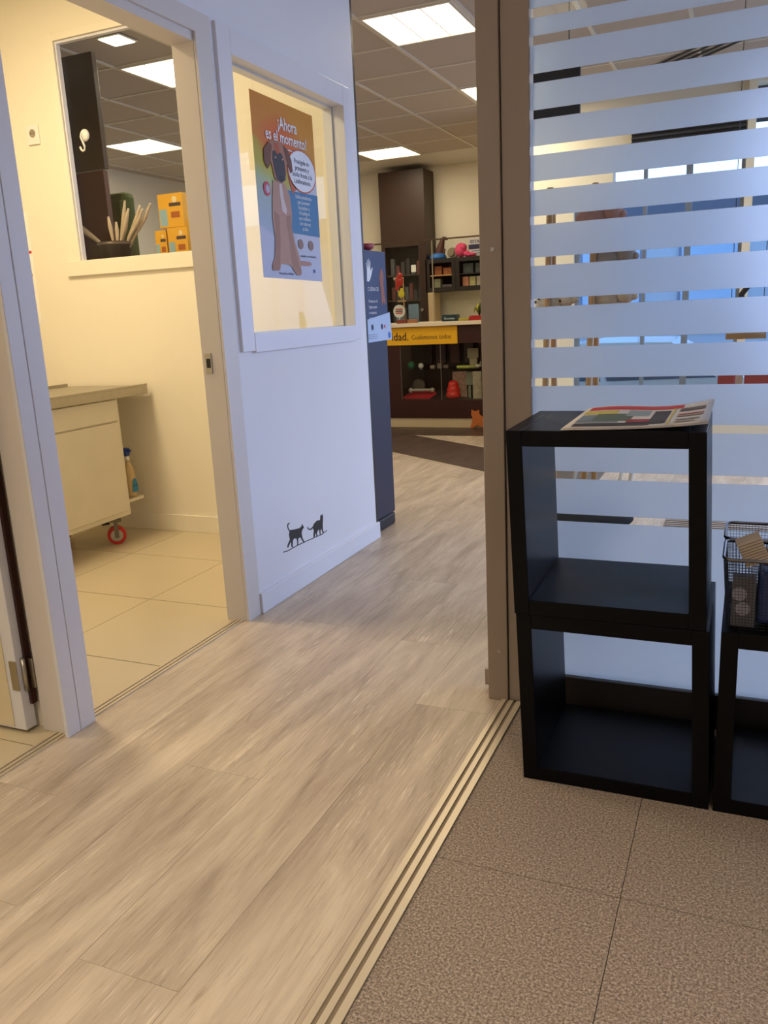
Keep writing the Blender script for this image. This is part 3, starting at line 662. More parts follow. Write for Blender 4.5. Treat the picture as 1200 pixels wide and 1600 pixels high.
for i in range(3): B('text_line', mat('grey print', (120, 130, 160), 0.6), (-1.8687, 4.12, 1.075+.010*i), (-1.8683, 4.25, 1.078+.010*i), lf)
tag(MB().lathe((-1.93, 4.26, 1.536), [(0.03, 0), (0.055, 0.012), (0.062, 0.035), (0.055, 0.035), (0.045, 0.012)]).go('pet_bowl', mat('dark pink plastic', (150, 50, 66), 0.4)), 'dark pink bowl on top of the navy stand', 'bowl')
tag(MB().lathe((-2.02, 4.14, 1.536), [(0.05, 0), (0.05, 0.02), (0.03, 0.07), (0.012, 0.105), (0.004, 0.11)]).go('cone_toy', mat('grey rubber', (130, 140, 160), 0.6)), 'grey cone shaped toy on top of the navy stand', 'toy')

# ================================================================== EXAM ROOM THINGS
et = thing('exam_table', 'wheeled white exam table with a stainless steel top', 'table', (-3.5, 3.1, 0))
B('body', mat('cream lacquer', (226, 218, 196), 0.35), (-3.74, 2.35, 0.155), (-3.212, 3.670, 0.822), et, 0.004)
B('panel', mat('cream lacquer', (226, 218, 196), 0.35), (-3.2125, 2.36, 0.185), (-3.200, 3.645, 0.690), et, 0.003)
B('drawer_front', mat('cream lacquer', (226, 218, 196), 0.35), (-3.2125, 2.36, 0.698), (-3.200, 3.645, 0.815), et, 0.003)
MB().box((-3.78, 2.30, 0.822), (-3.17, 3.885, 0.870), bev=0.004).go('steel_top', STEEL, et)
MB().box((-3.78, 2.30, 0.870), (-3.765, 3.885, 0.885)).box((-3.765, 2.30, 0.870), (-3.185, 2.315, 0.885)).box((-3.185, 2.30, 0.870), (-3.17, 3.885, 0.880)).go('raised_rim', STEEL, et)
sh = B('side_shelf', mat('cream lacquer', (226, 218, 196), 0.35), (-3.40, 3.672, 0.222), (-3.215, 3.80, 0.240), et, 0.002)
for x, y in ((-3.26, 3.585), (-3.66, 3.585), (-3.26, 2.45), (-3.66, 2.45)):
    c = thing('caster', None, None); c.parent = et; c.location = (x+3.5, y-3.1, 0); c.rotation_euler.z = R(-48)
    def G(o):
        o.parent = c; o.matrix_parent_inverse = Matrix(); return o
    G(MB().cyl((-.020, 0, .052), (.020, 0, .052), .052, n=28).go('wheel', RED))
    for sx in (-1, 1): G(MB().cyl((.024*sx, 0, .052), (.0205*sx, 0, .052), .034, n=24).go('hub', STEEL))
    G(MB().box((-.034, -.012, .04), (-.029, .012, .135)).box((.029, -.012, .04), (.034, .012, .135)).box((-.034, -.035, .132), (.034, .032, .148)).cyl((-.036, 0, .052), (.036, 0, .052), .007).cyl((0, 0, .148), (0, 0, .156), .02).go('fork', mat('dull zinc', (120, 112, 100), .45, metal=.6)))
    G(MB().box((-.02, -.075, .118), (.02, -.03, .128), bev=.003).go('brake_pedal', BLACKP))
# spray bottle on the side shelf
sb = thing('spray_bottle', 'clear spray bottle with blue cap on the exam table side shelf', 'bottle', (-3.26, 3.745, 0.24))
CLR = mat('translucent bottle plastic', (196, 170, 120), 0.25, spec=0.6)
def GB(o): o.parent = sb; o.matrix_parent_inverse = Matrix(); return o
GB(MB().lathe((0, 0, 0), [(.030, 0), (.036, .01), (.036, .12), (.030, .165), (.014, .20), (.012, .215)]).go('bottle', CLR))
GB(MB().lathe((0, 0, .215), [(.014, 0), (.014, .022), (.010, .024)]).go('collar', WHITEP))
GB(MB().box((-.02, -.016, .240), (.012, .016, .285), bev=.004).box((.010, -.007, .262), (.030, .007, .278)).go('cap', mat('blue plastic', (30, 62, 140), 0.4)))
lb = GB(MB().prism([(.0365, -.024, .03), (.0365, .020, .03), (.0365, .022, .07), (.0365, .014, .100), (.0365, .004, .112), (.0365, -.012, .104), (.0365, -.022, .07)], (.001, 0, 0)).go('label', mat('cyan label', (40, 130, 170), 0.5)))
text('lettering', 'spray', .018, mat('deep blue ink', (10, 50, 100), 0.5), (-3.26+.0378, 3.745-.019, .24+.066), WY, sb, 0.0002)
# socket, hook, notice
so = thing('wall_socket', 'white power socket on the cream exam room wall', 'socket', (-3.79, 3.92, 2.29))
MB().box((-3.838, 3.909, 2.236), (-3.752, 3.9205, 2.338), bev=0.003).go('plate', WHITEP, so)
s_ = MB().cyl((-3.795, 3.9085, 2.295), (-3.795, 3.907, 2.295), 0.022, n=24).go('recess', mat('socket grey', (150, 140, 120), 0.5), so)
for dx in (-.009, .009): MB().cyl((-3.795+dx, 3.9068, 2.295), (-3.795+dx, 3.9055, 2.295), 0.003, n=8).go('pin_hole', BLACKP, s_)
hk = thing('suction_hook', 'white suction hook stuck on the exam room window pane', 'hook', (-3.455, 3.945, 2.25))
MB().lathe((0, 0, 0), [(.030, 0), (.033, .004), (.024, .014), (.010, .018)]).go('suction_cup', WHITEP, hk)
hk.children[0].matrix_parent_inverse = Matrix(); hk.children[0].rotation_euler.x = R(90); hk.children[0].location = (0, .006, 0)
hp = [(-.008, -.014, .010), (-.012, -.018, -.01), (.002, -.020, -.04), (.010, -.020, -.062), (.006, -.020, -.078), (-.006, -.020, -.084), (-.018, -.020, -.074), (-.022, -.020, -.060)]
o = MB().tube(hp, .0055, 10).go('hook', WHITEP, hk); o.matrix_parent_inverse = Matrix()
nt_ = thing('wall_notice', 'white paper notice with red marks on the cream wall by the left door frame', 'notice', (-4.0, 3.918, 1.56))
MB().box((-4.13, 3.9175, 1.249), (-3.93, 3.9195, 1.885)).go('paper', mat('warm white paper', (240, 236, 226), 0.7), nt_)
for z, x0, x1, c in ((1.66, -4.0, -3.935, RED), (1.276, -4.0, -3.965, RED), (1.53, -4.0, -3.95, mat('pale red ink', (200, 120, 110), .7)), (1.48, -4.0, -3.955, mat('pale red ink', (200, 120, 110), .7))):
    B('print', c, (x0, 3.9165, z-.008), (x1, 3.9175, z+.008), nt_)
MB().lathe((0, 0, 0), [(.010, 0), (.022, .0006), (.010, .001)], 16).go('emblem', mat('olive ink', (150, 130, 60), .6), nt_)
nt_.children[-1].matrix_parent_inverse = Matrix(); nt_.children[-1].rotation_euler.x = R(90); nt_.children[-1].location = (.045, -.0005, .165); nt_.children[-1].scale = (.5, 1.3, 1)

# behind the exam window: tall maroon unit, shelf, basket of sticks, yellow boxes
mu = thing('room_divider', 'tall dark maroon divider behind the exam room window', 'divider', (-3.9, 4.32, 0))
B('lower_door', mat('maroon door', (78, 28, 22), 0.4), (-4.6, 4.30, 0.0), (-3.655, 4.34, 2.135), mu, .003)
B('upper_door', DBROWN, (-4.6, 4.302, 2.142), (-3.642, 4.342, 2.79), mu, .003)
ld = thing('window_ledge', 'dark ledge behind the exam room window under the yellow boxes', 'ledge', (-3.2, 4.2, 1.5))
MB().box((-3.635, 4.05, 1.545), (-2.62, 4.75, 1.575)).go('board', MAROON, ld); B('board', MAROON, (-3.9, 4.36, 1.545), (-3.637, 4.75, 1.575), ld); B('bracket', MAROON, (-2.70, 4.06, 1.3), (-2.67, 4.4, 1.545), ld); B('bracket', MAROON, (-3.5, 4.06, 1.3), (-3.47, 4.4, 1.545), ld)
bk = thing('round_basket', 'dark round basket holding wrapped chew sticks', 'basket', (-3.545, 4.20, 1.576))
def GK(o): o.parent = bk; o.matrix_parent_inverse = Matrix(); return o
GK(MB().lathe((0, 0, 0), [(.075, 0), (.098, .10), (.104, .105), (.104, .125), (.100, .125), (.096, .11), (.070, .01)], 28).go('tub', mat('dark bronze', (58, 44, 38), 0.4)))
GK(MB().lathe((0, 0, .105), [(.1045, 0), (.1065, .003), (.1065, .012), (.1045, .015)], 28).go('band', mat('worn metal band', (120, 100, 84), .35, metal=.5)))
SK = mat('cream wrapped chew', (206, 182, 150), 0.5, var=.3, scale=40)
angs = [(-.19, .02, .13), (-.165, -.02, .11), (-.02, .0, .15), (.0, .03, .12), (.075, .0, .23), (.06, .03, .15), (.10, -.02, .18), (.135, .02, .19), (.16, .0, .17), (.185, .03, .20), (.12, .05, .20)]
for i, (dx, dy, h) in enumerate(angs):
    dx *= 1.45
    st = MB().tube([(-3.545+dx*.15, 4.20+dy*.5, 1.60), (-3.545+dx*.5, 4.20+dy*.8, 1.70+h*.15), (-3.545+dx*.8, 4.20+dy, 1.70+h*.6), (-3.545+dx, 4.20+dy, 1.70+h)], [.005, .009, .013, .006], 8).go('chew_stick', SK)
    tag(st, 'cream wrapped chew stick in the round basket, %s from the left' % ORD[sorted(range(len(angs)), key=lambda q: angs[q][0]).index(i)], 'chew stick', 'chew sticks in the round basket')
def carton(label, x0, z0, x1, z1, y=4.24, d=.10):
    t = thing('yellow_carton', label, 'box', ((x0+x1)/2, y, z0), 'yellow cartons on the ledge')
    B('carton', YELL, (x0, y, z0), (x1, y+d, z1), t, .0015)
    h = z1-z0; wd = x1-x0
    B('blue_label', mat('sky label', (150, 180, 190), .5), (x0+wd*.04, y-.0008, z0+.01), (x0+wd*.34, y, z0+h*.55), t)
    B('dark_label', mat('ink brown', (70, 50, 50), .6), (x0+wd*.45, y-.001, z0+h*.62), (x0+wd*.92, y, z0+h*.72), t)
    MB().cyl((x0+wd*.68, y-.001, z0+h*.82), (x0+wd*.68, y, z0+h*.82), wd*.10, n=16).go('sun_mark', mat('cream print', (240, 214, 160), .5), t)
    B('print_frame', mat('ink orange', (180, 90, 20), .6), (x0+wd*.5, y-.001, z0+h*.28), (x0+wd*.85, y, z0+h*.46), t)
    return t
carton('yellow carton at the lower right of the stack behind the window', -3.185, 1.576, -3.045, 1.755)
carton('smaller yellow carton at the lower left of the stack', -3.275, 1.576, -3.195, 1.745, d=.08)
carton('topmost yellow carton standing on the others behind the window', -3.235, 1.757, -3.06, 1.945, y=4.245, d=.085)
tag(MB().box((-3.04, 4.30, 1.576), (-2.93, 4.42, 1.75), bev=.003).go('white_carton', WHITEP), 'white carton right of the yellow ones behind the window', 'box')
tag(MB().box((-3.04, 4.31, 1.752), (-2.95, 4.40, 1.80), bev=.012).go('green_packet', mat('green foil', (130, 140, 40), .4)), 'green packet lying on the white carton', 'packet')
tag(MB().box((-3.83, 4.46, 1.576), (-3.64, 4.56, 2.03), bev=.035).box((-3.80, 4.445, 1.62), (-3.67, 4.47, 1.98), bev=.01).go('green_cushion', mat('olive fabric', (66, 76, 34), .9, var=.3)), 'olive green cushion behind the chew sticks', 'cushion')
tag(MB().box((-3.45, 4.62, 1.576), (-3.05, 4.74, 1.80), bev=.004).box((-3.45, 4.615, 1.66), (-3.05, 4.622, 1.668)).go('dark_case', BLACKP), 'black case between the sticks and the yellow cartons', 'case')

# ================================================================== SHOP THINGS
ct = thing('shop_counter', 'dark maroon shop counter with pale top and glazed front', 'counter', (-3.0, 8.6, 0))
CTM = mat('cream counter top', (240, 226, 200), .4)
B('kick_board', mat('cream kick board', (206, 186, 150), .5), (-4.4, 8.262, 0), (-2.12, 8.30, .100), ct)
MB().box((-4.4, 8.25, .100), (-2.12, 8.29, .287)).box((-4.4, 8.25, .868), (-2.12, 8.29, 1.048)).box((-4.4, 8.25, .287), (-3.380, 8.29, .868)).box((-2.490, 8.25, .287), (-2.12, 8.29, .868)).go('front_frame', MAROON, ct)
MB().box((-3.45, 8.76, .10), (-2.45, 8.78, 1.048)).box((-3.40, 8.29, .268), (-2.47, 8.76, .286)).go('case_back', DBROWN, ct)
MB().box((-4.4, 8.30, .10), (-4.36, 8.9, 1.048)).box((-2.16, 8.30, .0), (-2.12, 8.9, 1.048)).go('side_panel', MAROON, ct)
B('counter_top', CTM, (-4.45, 8.20, 1.050), (-2.10, 8.95, 1.088), ct, .003)
B('glass_shelf', GLASS, (-3.378, 8.30, .600), (-2.492, 8.75, .606), ct)
B('case_pane', GLASS, (-3.379, 8.262, .288), (-2.491, 8.267, .867), ct)
for xx in (-3.378, -2.93): B('pane_edge', mat('grey edge', (120, 110, 104), .3), (xx, 8.256, .288), (xx+.005, 8.262, .867), ct)
bn = thing('counter_banner', 'yellow banner with Spanish slogan on the counter front', 'banner', (-3.1, 8.245, .96))
B('board', mat('yellow banner', (240, 182, 22), .5), (-3.86, 8.240, .866), (-2.735, 8.249, 1.046), bn)
INK = mat('brown ink', (70, 44, 20), .6)
text('lettering', 'idad.', .115, INK, (-3.462, 8.2395, .915), WX, bn, .0008, 'LEFT', .9, .0015)
text('lettering', 'Cuidémonos todos', .068, INK, (-3.235, 8.2395, .920), WX, bn, .0008, 'LEFT', .82)
sc = thing('counter_screen', 'clear glass screen standing on the counter top', 'screen', (-3.0, 8.27, 1.088))
B('pane', GLASS, (-4.3, 8.262, 1.089), (-2.995, 8.268, 1.89), sc); B('pane', GLASS, (-2.975, 8.262, 1.089), (-2.14, 8.268, 1.89), sc)
B('edge_strip', mat('pale edge', (170, 160, 140), .3), (-2.989, 8.258, 1.089), (-2.981, 8.272, 1.89), sc)
B('top_rail', mat('thin bronze rail', (92, 70, 50), .3), (-4.3, 8.256, 1.891), (-2.14, 8.274, 1.905), sc)
# things in the glass case
def simple(name, label, cat, mb, m, group=None): return tag(mb.go(name, m), label, cat, group)
simple('green_ball', 'green ball on the upper shelf of the counter case', 'toy', MB().ball((-3.32, 8.42, .646), .040), mat('green rubber', (30, 110, 70), .4))
simple('white_ball', 'white ball beside the green one in the counter case', 'toy', MB().ball((-3.21, 8.42, .636), .030), WHITEP)
for i, x in enumerate((-3.10, -3.02, -2.95)):
    simple('small_box', ('small pale box nearest the white ball on the case shelf', 'taller small pale box in the middle of the case shelf', 'small pale box right of the taller one on the case shelf')[i], 'box', MB().box((x, 8.40, .607), (x+.05, 8.46, .640+.02*(i == 1)), bev=.004), mat('stone print %d' % i, (150-20*i, 136-20*i, 116-14*i), .6), 'small boxes on the case shelf')
simple('lime_brush', 'lime green brush on the upper shelf of the counter case', 'brush', MB().box((-2.80, 8.38, .607), (-2.66, 8.42, .632), bev=.008).box((-2.66, 8.392, .612), (-2.60, 8.408, .626), bev=.004), mat('lime plastic', (190, 200, 90), .5))
simple('beige_card', 'cream card propped near the top of the counter case', 'card', MB().box((-2.72, 8.52, .70), (-2.60, 8.53, .80), bev=.002).box((-2.70, 8.53, .607), (-2.62, 8.56, .71)), mat('cream card', (200, 186, 150), .6))
simple('bone_pile', 'pale chews at the right of the upper case shelf', 'chew', MB().ball((-2.57, 8.40, .625), .03, .02, .018).ball((-2.53, 8.42, .63), .02, .02, .022).cyl((-2.56, 8.4, .63), (-2.52, 8.42, .70), .006), mat('bone white', (210, 200, 170), .5))
simple('red_tray', 'red tray on the floor of the counter case', 'tray', MB().prism([(-3.43, 8.40, .288), (-3.12, 8.40, .288), (-3.06, 8.46, .330), (-3.14, 8.62, .345), (-3.40, 8.62, .345)], (0, 0, .012)), mat('crimson', (196, 26, 40), .4))
simple('rope_toy', 'pale rope toy lying on the red tray', 'toy', MB().tube([(-3.36, 8.48, .365), (-3.30, 8.46, .375), (-3.24, 8.5, .37), (-3.18, 8.47, .375), (-3.13, 8.5, .37)], .016).ball((-3.36, 8.48, .37), .028).ball((-3.12, 8.5, .37), .026), mat('rope', (196, 186, 170), .8))
simple('red_cone_toy', 'large red beehive shaped rubber toy in the counter case', 'toy', MB().lathe((-2.845, 8.40, .288), [(.05, 0), (.078, .02), (.080, .05), (.066, .068), (.070, .085), (.068, .11), (.056, .125), (.058, .14), (.052, .165), (.040, .18), (.025, .188), (.012, .19)]), mat('tomato rubber', (214, 44, 30), .35))
simple('red_packet', 'white and red packet behind the red beehive toy', 'packet', MB().box((-2.90, 8.54, .288), (-2.74, 8.57, .56), bev=.004), mat('red white print', (190, 150, 130), .5, var=.5, scale=30))
simple('tall_packet', 'tall pale packet at the right of the counter case', 'packet', MB().box((-2.62, 8.36, .288), (-2.50, 8.41, .570), bev=.004).box((-2.60, 8.358, .42), (-2.53, 8.361, .50)), mat('tan print', (176, 160, 134), .5, var=.4, scale=25))
simple('grey_packet', 'grey packet between the red toy and the tall packet', 'packet', MB().box((-2.73, 8.48, .42), (-2.66, 8.51, .56), bev=.003).box((-2.71, 8.49, .288), (-2.68, 8.50, .43)), mat('sage print', (140, 140, 120), .5))
simple('round_tin', 'round grey tin at the left of the counter case', 'tin', MB().cyl((-3.33, 8.64, .41), (-3.33, 8.68, .41), .07, n=24).box((-3.36, 8.635, .288), (-3.30, 8.68, .345)), mat('pewter', (120, 110, 96), .4))
for i in range(5):
    simple('hanging_pack', 'dark blister pack at the back of the case, %s from the left' % ORD[i], 'packet', MB().box((-3.30+.16*i, 8.71, .64), (-3.19+.16*i, 8.735, .85), bev=.006).cyl((-3.245+.16*i, 8.70, .84), (-3.245+.16*i, 8.76, .84), .004), mat('smoke print %d' % (i % 3), (84+12*(i % 3), 76, 70+8*(i % 2)), .4, var=.4, scale=30), 'blister packs at the back of the case')
# cat silhouette on the kick board
oc = thing('cat_cutout', 'orange sitting cat cutout at the foot of the counter', 'cutout', (-2.52, 8.23, 0))
CATS = [(.0, .0), (.02, .05), (.03, .10), (.015, .14), (.02, .19), (.045, .175), (.075, .175), (.10, .19), (.105, .14), (.13, .12), (.18, .10), (.20, .05), (.19, .0), (.15, .0), (.12, .015), (.07, .03), (.05, .01), (.03, .0)]
MB().prism([(-2.62+a, 8.235, b+.001) for a, b in CATS], (0, .012, 0)).go('figure', mat('orange card', (196, 110, 50), .6), oc)

# tall glazed unit against the back wall
tu = thing('glazed_cabinet', 'tall dark brown glazed cabinet against the shop back wall', 'cabinet', (-3.8, 9.6, 0))
MB().box((-4.07, 9.50, 1.95), (-3.505, 9.84, 2.79), bev=.003).box((-4.07, 9.50, 0), (-4.02, 9.84, 1.95)).box((-3.60, 9.50, 0), (-3.505, 9.84, 1.95)).box((-4.02, 9.80, 0), (-3.60, 9.84, 1.95)).box((-4.02, 9.50, 0), (-3.60, 9.80, 1.05)).go('carcass', DBROWN, tu)
for z in (1.33, 1.62): B('shelf', mat('umber shelf', (84, 62, 44), .5), (-4.02, 9.52, z), (-3.60, 9.80, z+.015), tu)
B('glass_door', GLASS, (-4.02, 9.502, 1.05), (-3.60, 9.508, 1.95), tu)
MB().cyl((-3.57, 9.50, 1.22), (-3.57, 9.47, 1.22), .018).go('knob', STEEL, tu)
for j, (z, n) in enumerate(((1.065, 6), (1.346, 7), (1.636, 6))):
    for i in range(n):
        x = -4.00+.40*i/n; c = [(70, 62, 60), (120, 60, 54), (96, 96, 100), (60, 54, 60)][(i*3+j) % 4]
        simple('product_pack', 'product pack in the tall glazed cabinet, %s shelf, %s from the left' % (('lower', 'middle', 'upper')[j], ORD[i]), 'packet', MB().box((x, 9.60, z), (x+.045, 9.66, z+.11+.04*((i+j) % 3)), bev=.003).box((x+.01, 9.597, z+.09), (x+.036, 9.6, z+.11)), mat('pack'+str(c), c, .5, var=.4, scale=40), 'packs in the tall glazed cabinet')
simple('white_sign', 'small white square sign on the tall glazed cabinet', 'sign', MB().box((-3.695, 9.488, 1.655), (-3.635, 9.498, 1.735), bev=.002), WHITEP)
# wall cabinets
wc = thing('wall_cabinet', 'pair of black open wall cabinets with toys on top', 'cabinet', (-3.1, 9.6, 1.42))
for (a, b) in ((-3.52, -3.158), (-3.155, -2.60)):
    MB().box((a, 9.50, 1.415), (a+.05, 9.84, 1.785)).box((b-.04, 9.50, 1.415), (b, 9.84, 1.785)).box((a+.05, 9.50, 1.415), (b-.04, 9.84, 1.462)).box((a+.05, 9.50, 1.738), (b-.04, 9.84, 1.785)).box((a+.05, 9.82, 1.462), (b-.04, 9.84, 1.738)).go('carcass', mat('near black wood', (34, 26, 24), .45), wc)
    B('shelf', WOODL if a < -3.4 else mat('near black wood', (34, 26, 24), .45), (a+.05, 9.51, 1.592), (b-.04, 9.82, 1.604), wc)
for i, (x, z, wd, h, c) in enumerate(((-3.43, 1.605, .09, .10, (140, 80, 36)), (-3.32, 1.605, .10, .08, (150, 88, 44)), (-3.44, 1.463, .08, .10, (150, 150, 120)), (-3.34, 1.463, .12, .03, (90, 84, 80)),
                                      (-3.08, 1.605, .12, .11, (70, 74, 78)), (-2.93, 1.605, .10, .11, (84, 84, 84)), (-3.09, 1.463, .075, .105, (208, 140, 110)), (-3.005, 1.463, .075, .105, (196, 186, 130)), (-2.92, 1.463, .075, .105, (190, 180, 160)), (-2.83, 1.463, .07, .11, (200, 196, 180)))):
    labs = ['orange brown box on the upper left wall cabinet shelf', 'wider brown box on the upper left wall cabinet shelf', 'sage tin in the lower left wall cabinet', 'flat grey box in the lower left wall cabinet', 'dark round tub in the upper right wall cabinet', 'second dark tub in the upper right wall cabinet', 'white box with orange print in the wall cabinet', 'white box with green print in the wall cabinet', 'white box with grey print in the wall cabinet', 'white box partly hidden by the post']
    o = simple('shelf_box', labs[i], 'box', MB().box((x, 9.56, z), (x+wd, 9.64, z+h), bev=.004).cyl((x+wd/2, 9.56, z+h*.45), (x+wd/2, 9.557, z+h*.45), min(wd, h)*.28, n=14), mat('shelfbox%d' % i, c, .5, var=.25, scale=30), 'boxes in the wall cabinets')
# toys on the wall cabinet
dg = thing('dog_figure', 'brown dog figure with blue base on the wall cabinet', 'figure', (-3.37, 9.62, 1.786))
MB().tube([(-3.40, 9.62, 1.80), (-3.38, 9.62, 1.86), (-3.36, 9.62, 1.93), (-3.345, 9.62, 1.98), (-3.335, 9.62, 2.01)], [.065, .055, .04, .03, .026], 12).tube([(-3.335, 9.62, 2.01), (-3.30, 9.62, 2.012), (-3.275, 9.62, 2.0)], [.026, .018, .010], 10).tube([(-3.35, 9.60, 2.02), (-3.36, 9.60, 1.985)], [.010, .006], 6).tube([(-3.34, 9.62, 1.79), (-3.325, 9.62, 1.90)], [.018, .02], 8).go('body', mat('dark umber', (78, 40, 32), .6), dg)
MB().lathe((-3.40, 9.62, 1.786), [(.10, 0), (.10, .02), (.085, .05), (.07, .065), (.05, .06)]).go('blue_blanket', mat('bright blue', (40, 104, 180), .6), dg)
simple('round_clock', 'round grey object with white dial beside the dog figure', 'clock', MB().cyl((-3.225, 9.62, 1.846), (-3.225, 9.68, 1.846), .06, n=24).cyl((-3.235, 9.60, 1.846), (-3.235, 9.62, 1.846), .035, n=20), mat('stone grey', (140, 128, 104), .5))
ppl = thing('pink_toy', 'pink plush toy on the wall cabinet', 'toy', (-3.11, 9.62, 1.786))
MB().ball((-3.12, 9.62, 1.87), .07, .05, .08).ball((-3.08, 9.60, 1.90), .04).go('body', mat('hot pink', (226, 76, 120), .8), ppl)
MB().ball((-2.99, 9.60, 1.81), .06, .04, .024).ball((-3.04, 9.60, 1.825), .04, .03, .035).go('paw', mat('hot pink', (226, 76, 120), .8), ppl)
pp = thing('price_sign', 'white sign with navy band standing on the wall cabinet', 'sign', (-2.88, 9.6, 1.79))
B('board', mat('lilac white card', (214, 208, 214), .6), (-3.02, 9.61, 1.787), (-2.62, 9.62, 1.985), pp); B('band', mat('navy ink', (46, 42, 80), .6), (-3.02, 9.607, 1.87), (-2.62, 9.611, 1.92), pp)
text('lettering', 'ESTAMOS', .05, mat('navy ink', (46, 42, 80), .6), (-3.0, 9.6065, 1.935), WX, pp, .0005)
for z in (1.845, 1.82): B('text_line', mat('grey print', (120, 130, 160), .6), (-2.99, 9.607, z), (-2.66, 9.611, z+.008), pp)
simple('beige_box', 'upright beige panel on the back counter, left of the dark box', 'panel', MB().box((-3.50, 9.50, 1.052), (-3.42, 9.7, 1.412), bev=.003), mat('beige board', (206, 180, 140), .6))
bc = thing('back_counter', 'pale back counter under the wall cabinets', 'counter', (-3.0, 9.6, 0))
B('worktop', CTM, (-3.50, 9.40, 1.02), (-2.1, 9.84, 1.05), bc); B('front', MAROON, (-3.50, 9.44, 0), (-2.1, 9.80, 1.02), bc)
db = thing('teal_box', 'dark teal box on the shop counter', 'box', (-2.9, 8.4, 1.09))
B('carton', mat('dark teal card', (22, 52, 70), .5), (-2.935, 8.36, 1.0885), (-2.775, 8.46, 1.155), db, .002); text('lettering', 'Descanso', .03, PAPER, (-2.91, 8.3585, 1.108), WX, db, .0004)
# counter pieces at left: parrot toy, round sign, packets
pt = thing('parrot_toy', 'red and yellow parrot toy perched above the counter', 'toy', (-3.38, 8.36, 1.09))
MB().ball((-3.395, 8.36, 1.52), .045, .035, .06).ball((-3.38, 8.35, 1.575), .028).ball((-3.42, 8.36, 1.47), .02, .015, .05).go('red_body', RED, pt)
MB().ball((-3.372, 8.35, 1.39), .036, .03, .04).ball((-3.365, 8.345, 1.43), .02).go('yellow_body', mat('canary', (222, 200, 30), .5), pt)
MB().tube([(-3.44, 8.36, 1.56), (-3.43, 8.36, 1.47), (-3.40, 8.36, 1.39), (-3.375, 8.36, 1.33)], .006).ball((-3.445, 8.36, 1.545), .014).go('rope', mat('rope', (196, 186, 170), .8), pt)
MB().cyl((-3.36, 8.38, 1.089), (-3.36, 8.38, 1.56), .007).cyl((-3.36, 8.38, 1.089), (-3.36, 8.38, 1.095), .028).box((-3.42, 8.35, 1.31), (-3.33, 8.38, 1.325)).go('perch', WOODL, pt)
rs = thing('round_sign', 'round white sign standing on the counter', 'sign', (-3.395, 8.33, 1.09))
MB().cyl((-3.395, 8.322, 1.215), (-3.395, 8.330, 1.215), .066, n=28).box((-3.40, 8.324, 1.089), (-3.39, 8.33, 1.16)).go('disc', WHITEP, rs)
for z, c in ((1.235, RED), (1.215, INK), (1.195, RED)): B('text_line', c, (-3.435, 8.3195, z-.006), (-3.355, 8.3215, z+.006), rs)
simple('blue_packet', 'pale blue packet left of the pair behind the round sign', 'packet', MB().box((-3.47, 8.40, 1.15), (-3.37, 8.42, 1.275), bev=.003).box((-3.46, 8.40, 1.0885), (-3.38, 8.43, 1.15)), mat('ice blue print', (120, 146, 170), .5, var=.4, scale=30))
simple('blue_packet', 'pale blue packet right of the pair behind the round sign', 'packet', MB().box((-3.32, 8.40, 1.13), (-3.21, 8.42, 1.28), bev=.003).box((-3.31, 8.40, 1.0885), (-3.22, 8.43, 1.13)), mat('ice blue print', (120, 146, 170), .5, var=.4, scale=30))
simple('red_box', 'red box at the left end of the counter top', 'box', MB().box((-3.42, 8.30, 1.0885), (-3.31, 8.35, 1.125), bev=.003), mat('brick card', (140, 54, 44), .5))
simple('orange_box', 'orange brown box beside the red one on the counter top', 'box', MB().box((-3.30, 8.30, 1.0885), (-3.20, 8.35, 1.125), bev=.003), mat('amber card', (170, 110, 70), .5))
rb = simple('flat_red_box', 'flat red box at the right end of the counter', 'box', MB().box((-2.63, 8.33, 1.0885), (-2.40, 8.45, 1.135), bev=.003), mat('carmine card', (180, 24, 30), .5))
plt = thing('green_plant', 'small green leafy decoration on the red box', 'plant', (-2.54, 8.38, 1.136))
for i in range(16):
    a = i*2.4; L_ = .05+.02*random.random(); cx, cy = -2.54, 8.39
    tip = (cx+L_*math.cos(a), cy+L_*.6*math.sin(a), 1.15+.07*random.random()); md = (cx+L_*.5*math.cos(a), cy+L_*.3*math.sin(a), 1.20+.05*random.random())
    MB().tube([(cx, cy, 1.137), md, tip], [.006, .014, .003], 6).go('leaf', mat('leaf green', (60, 96, 36), .5) if i % 3 else mat('leaf yellow', (190, 170, 50), .5), plt)
MB().tube([(-2.50, 8.4, 1.14), (-2.49, 8.4, 1.24), (-2.485, 8.4, 1.34)], [.02, .03, .018], 10).go('stem', mat('dark leaf', (50, 60, 40), .6), plt)
simple('yellow_dish', 'yellow and green packet at the left of the flat red box', 'packet', MB().box((-2.75, 8.34, 1.0885), (-2.64, 8.42, 1.115), bev=.006), mat('mustard', (176, 160, 60), .5))

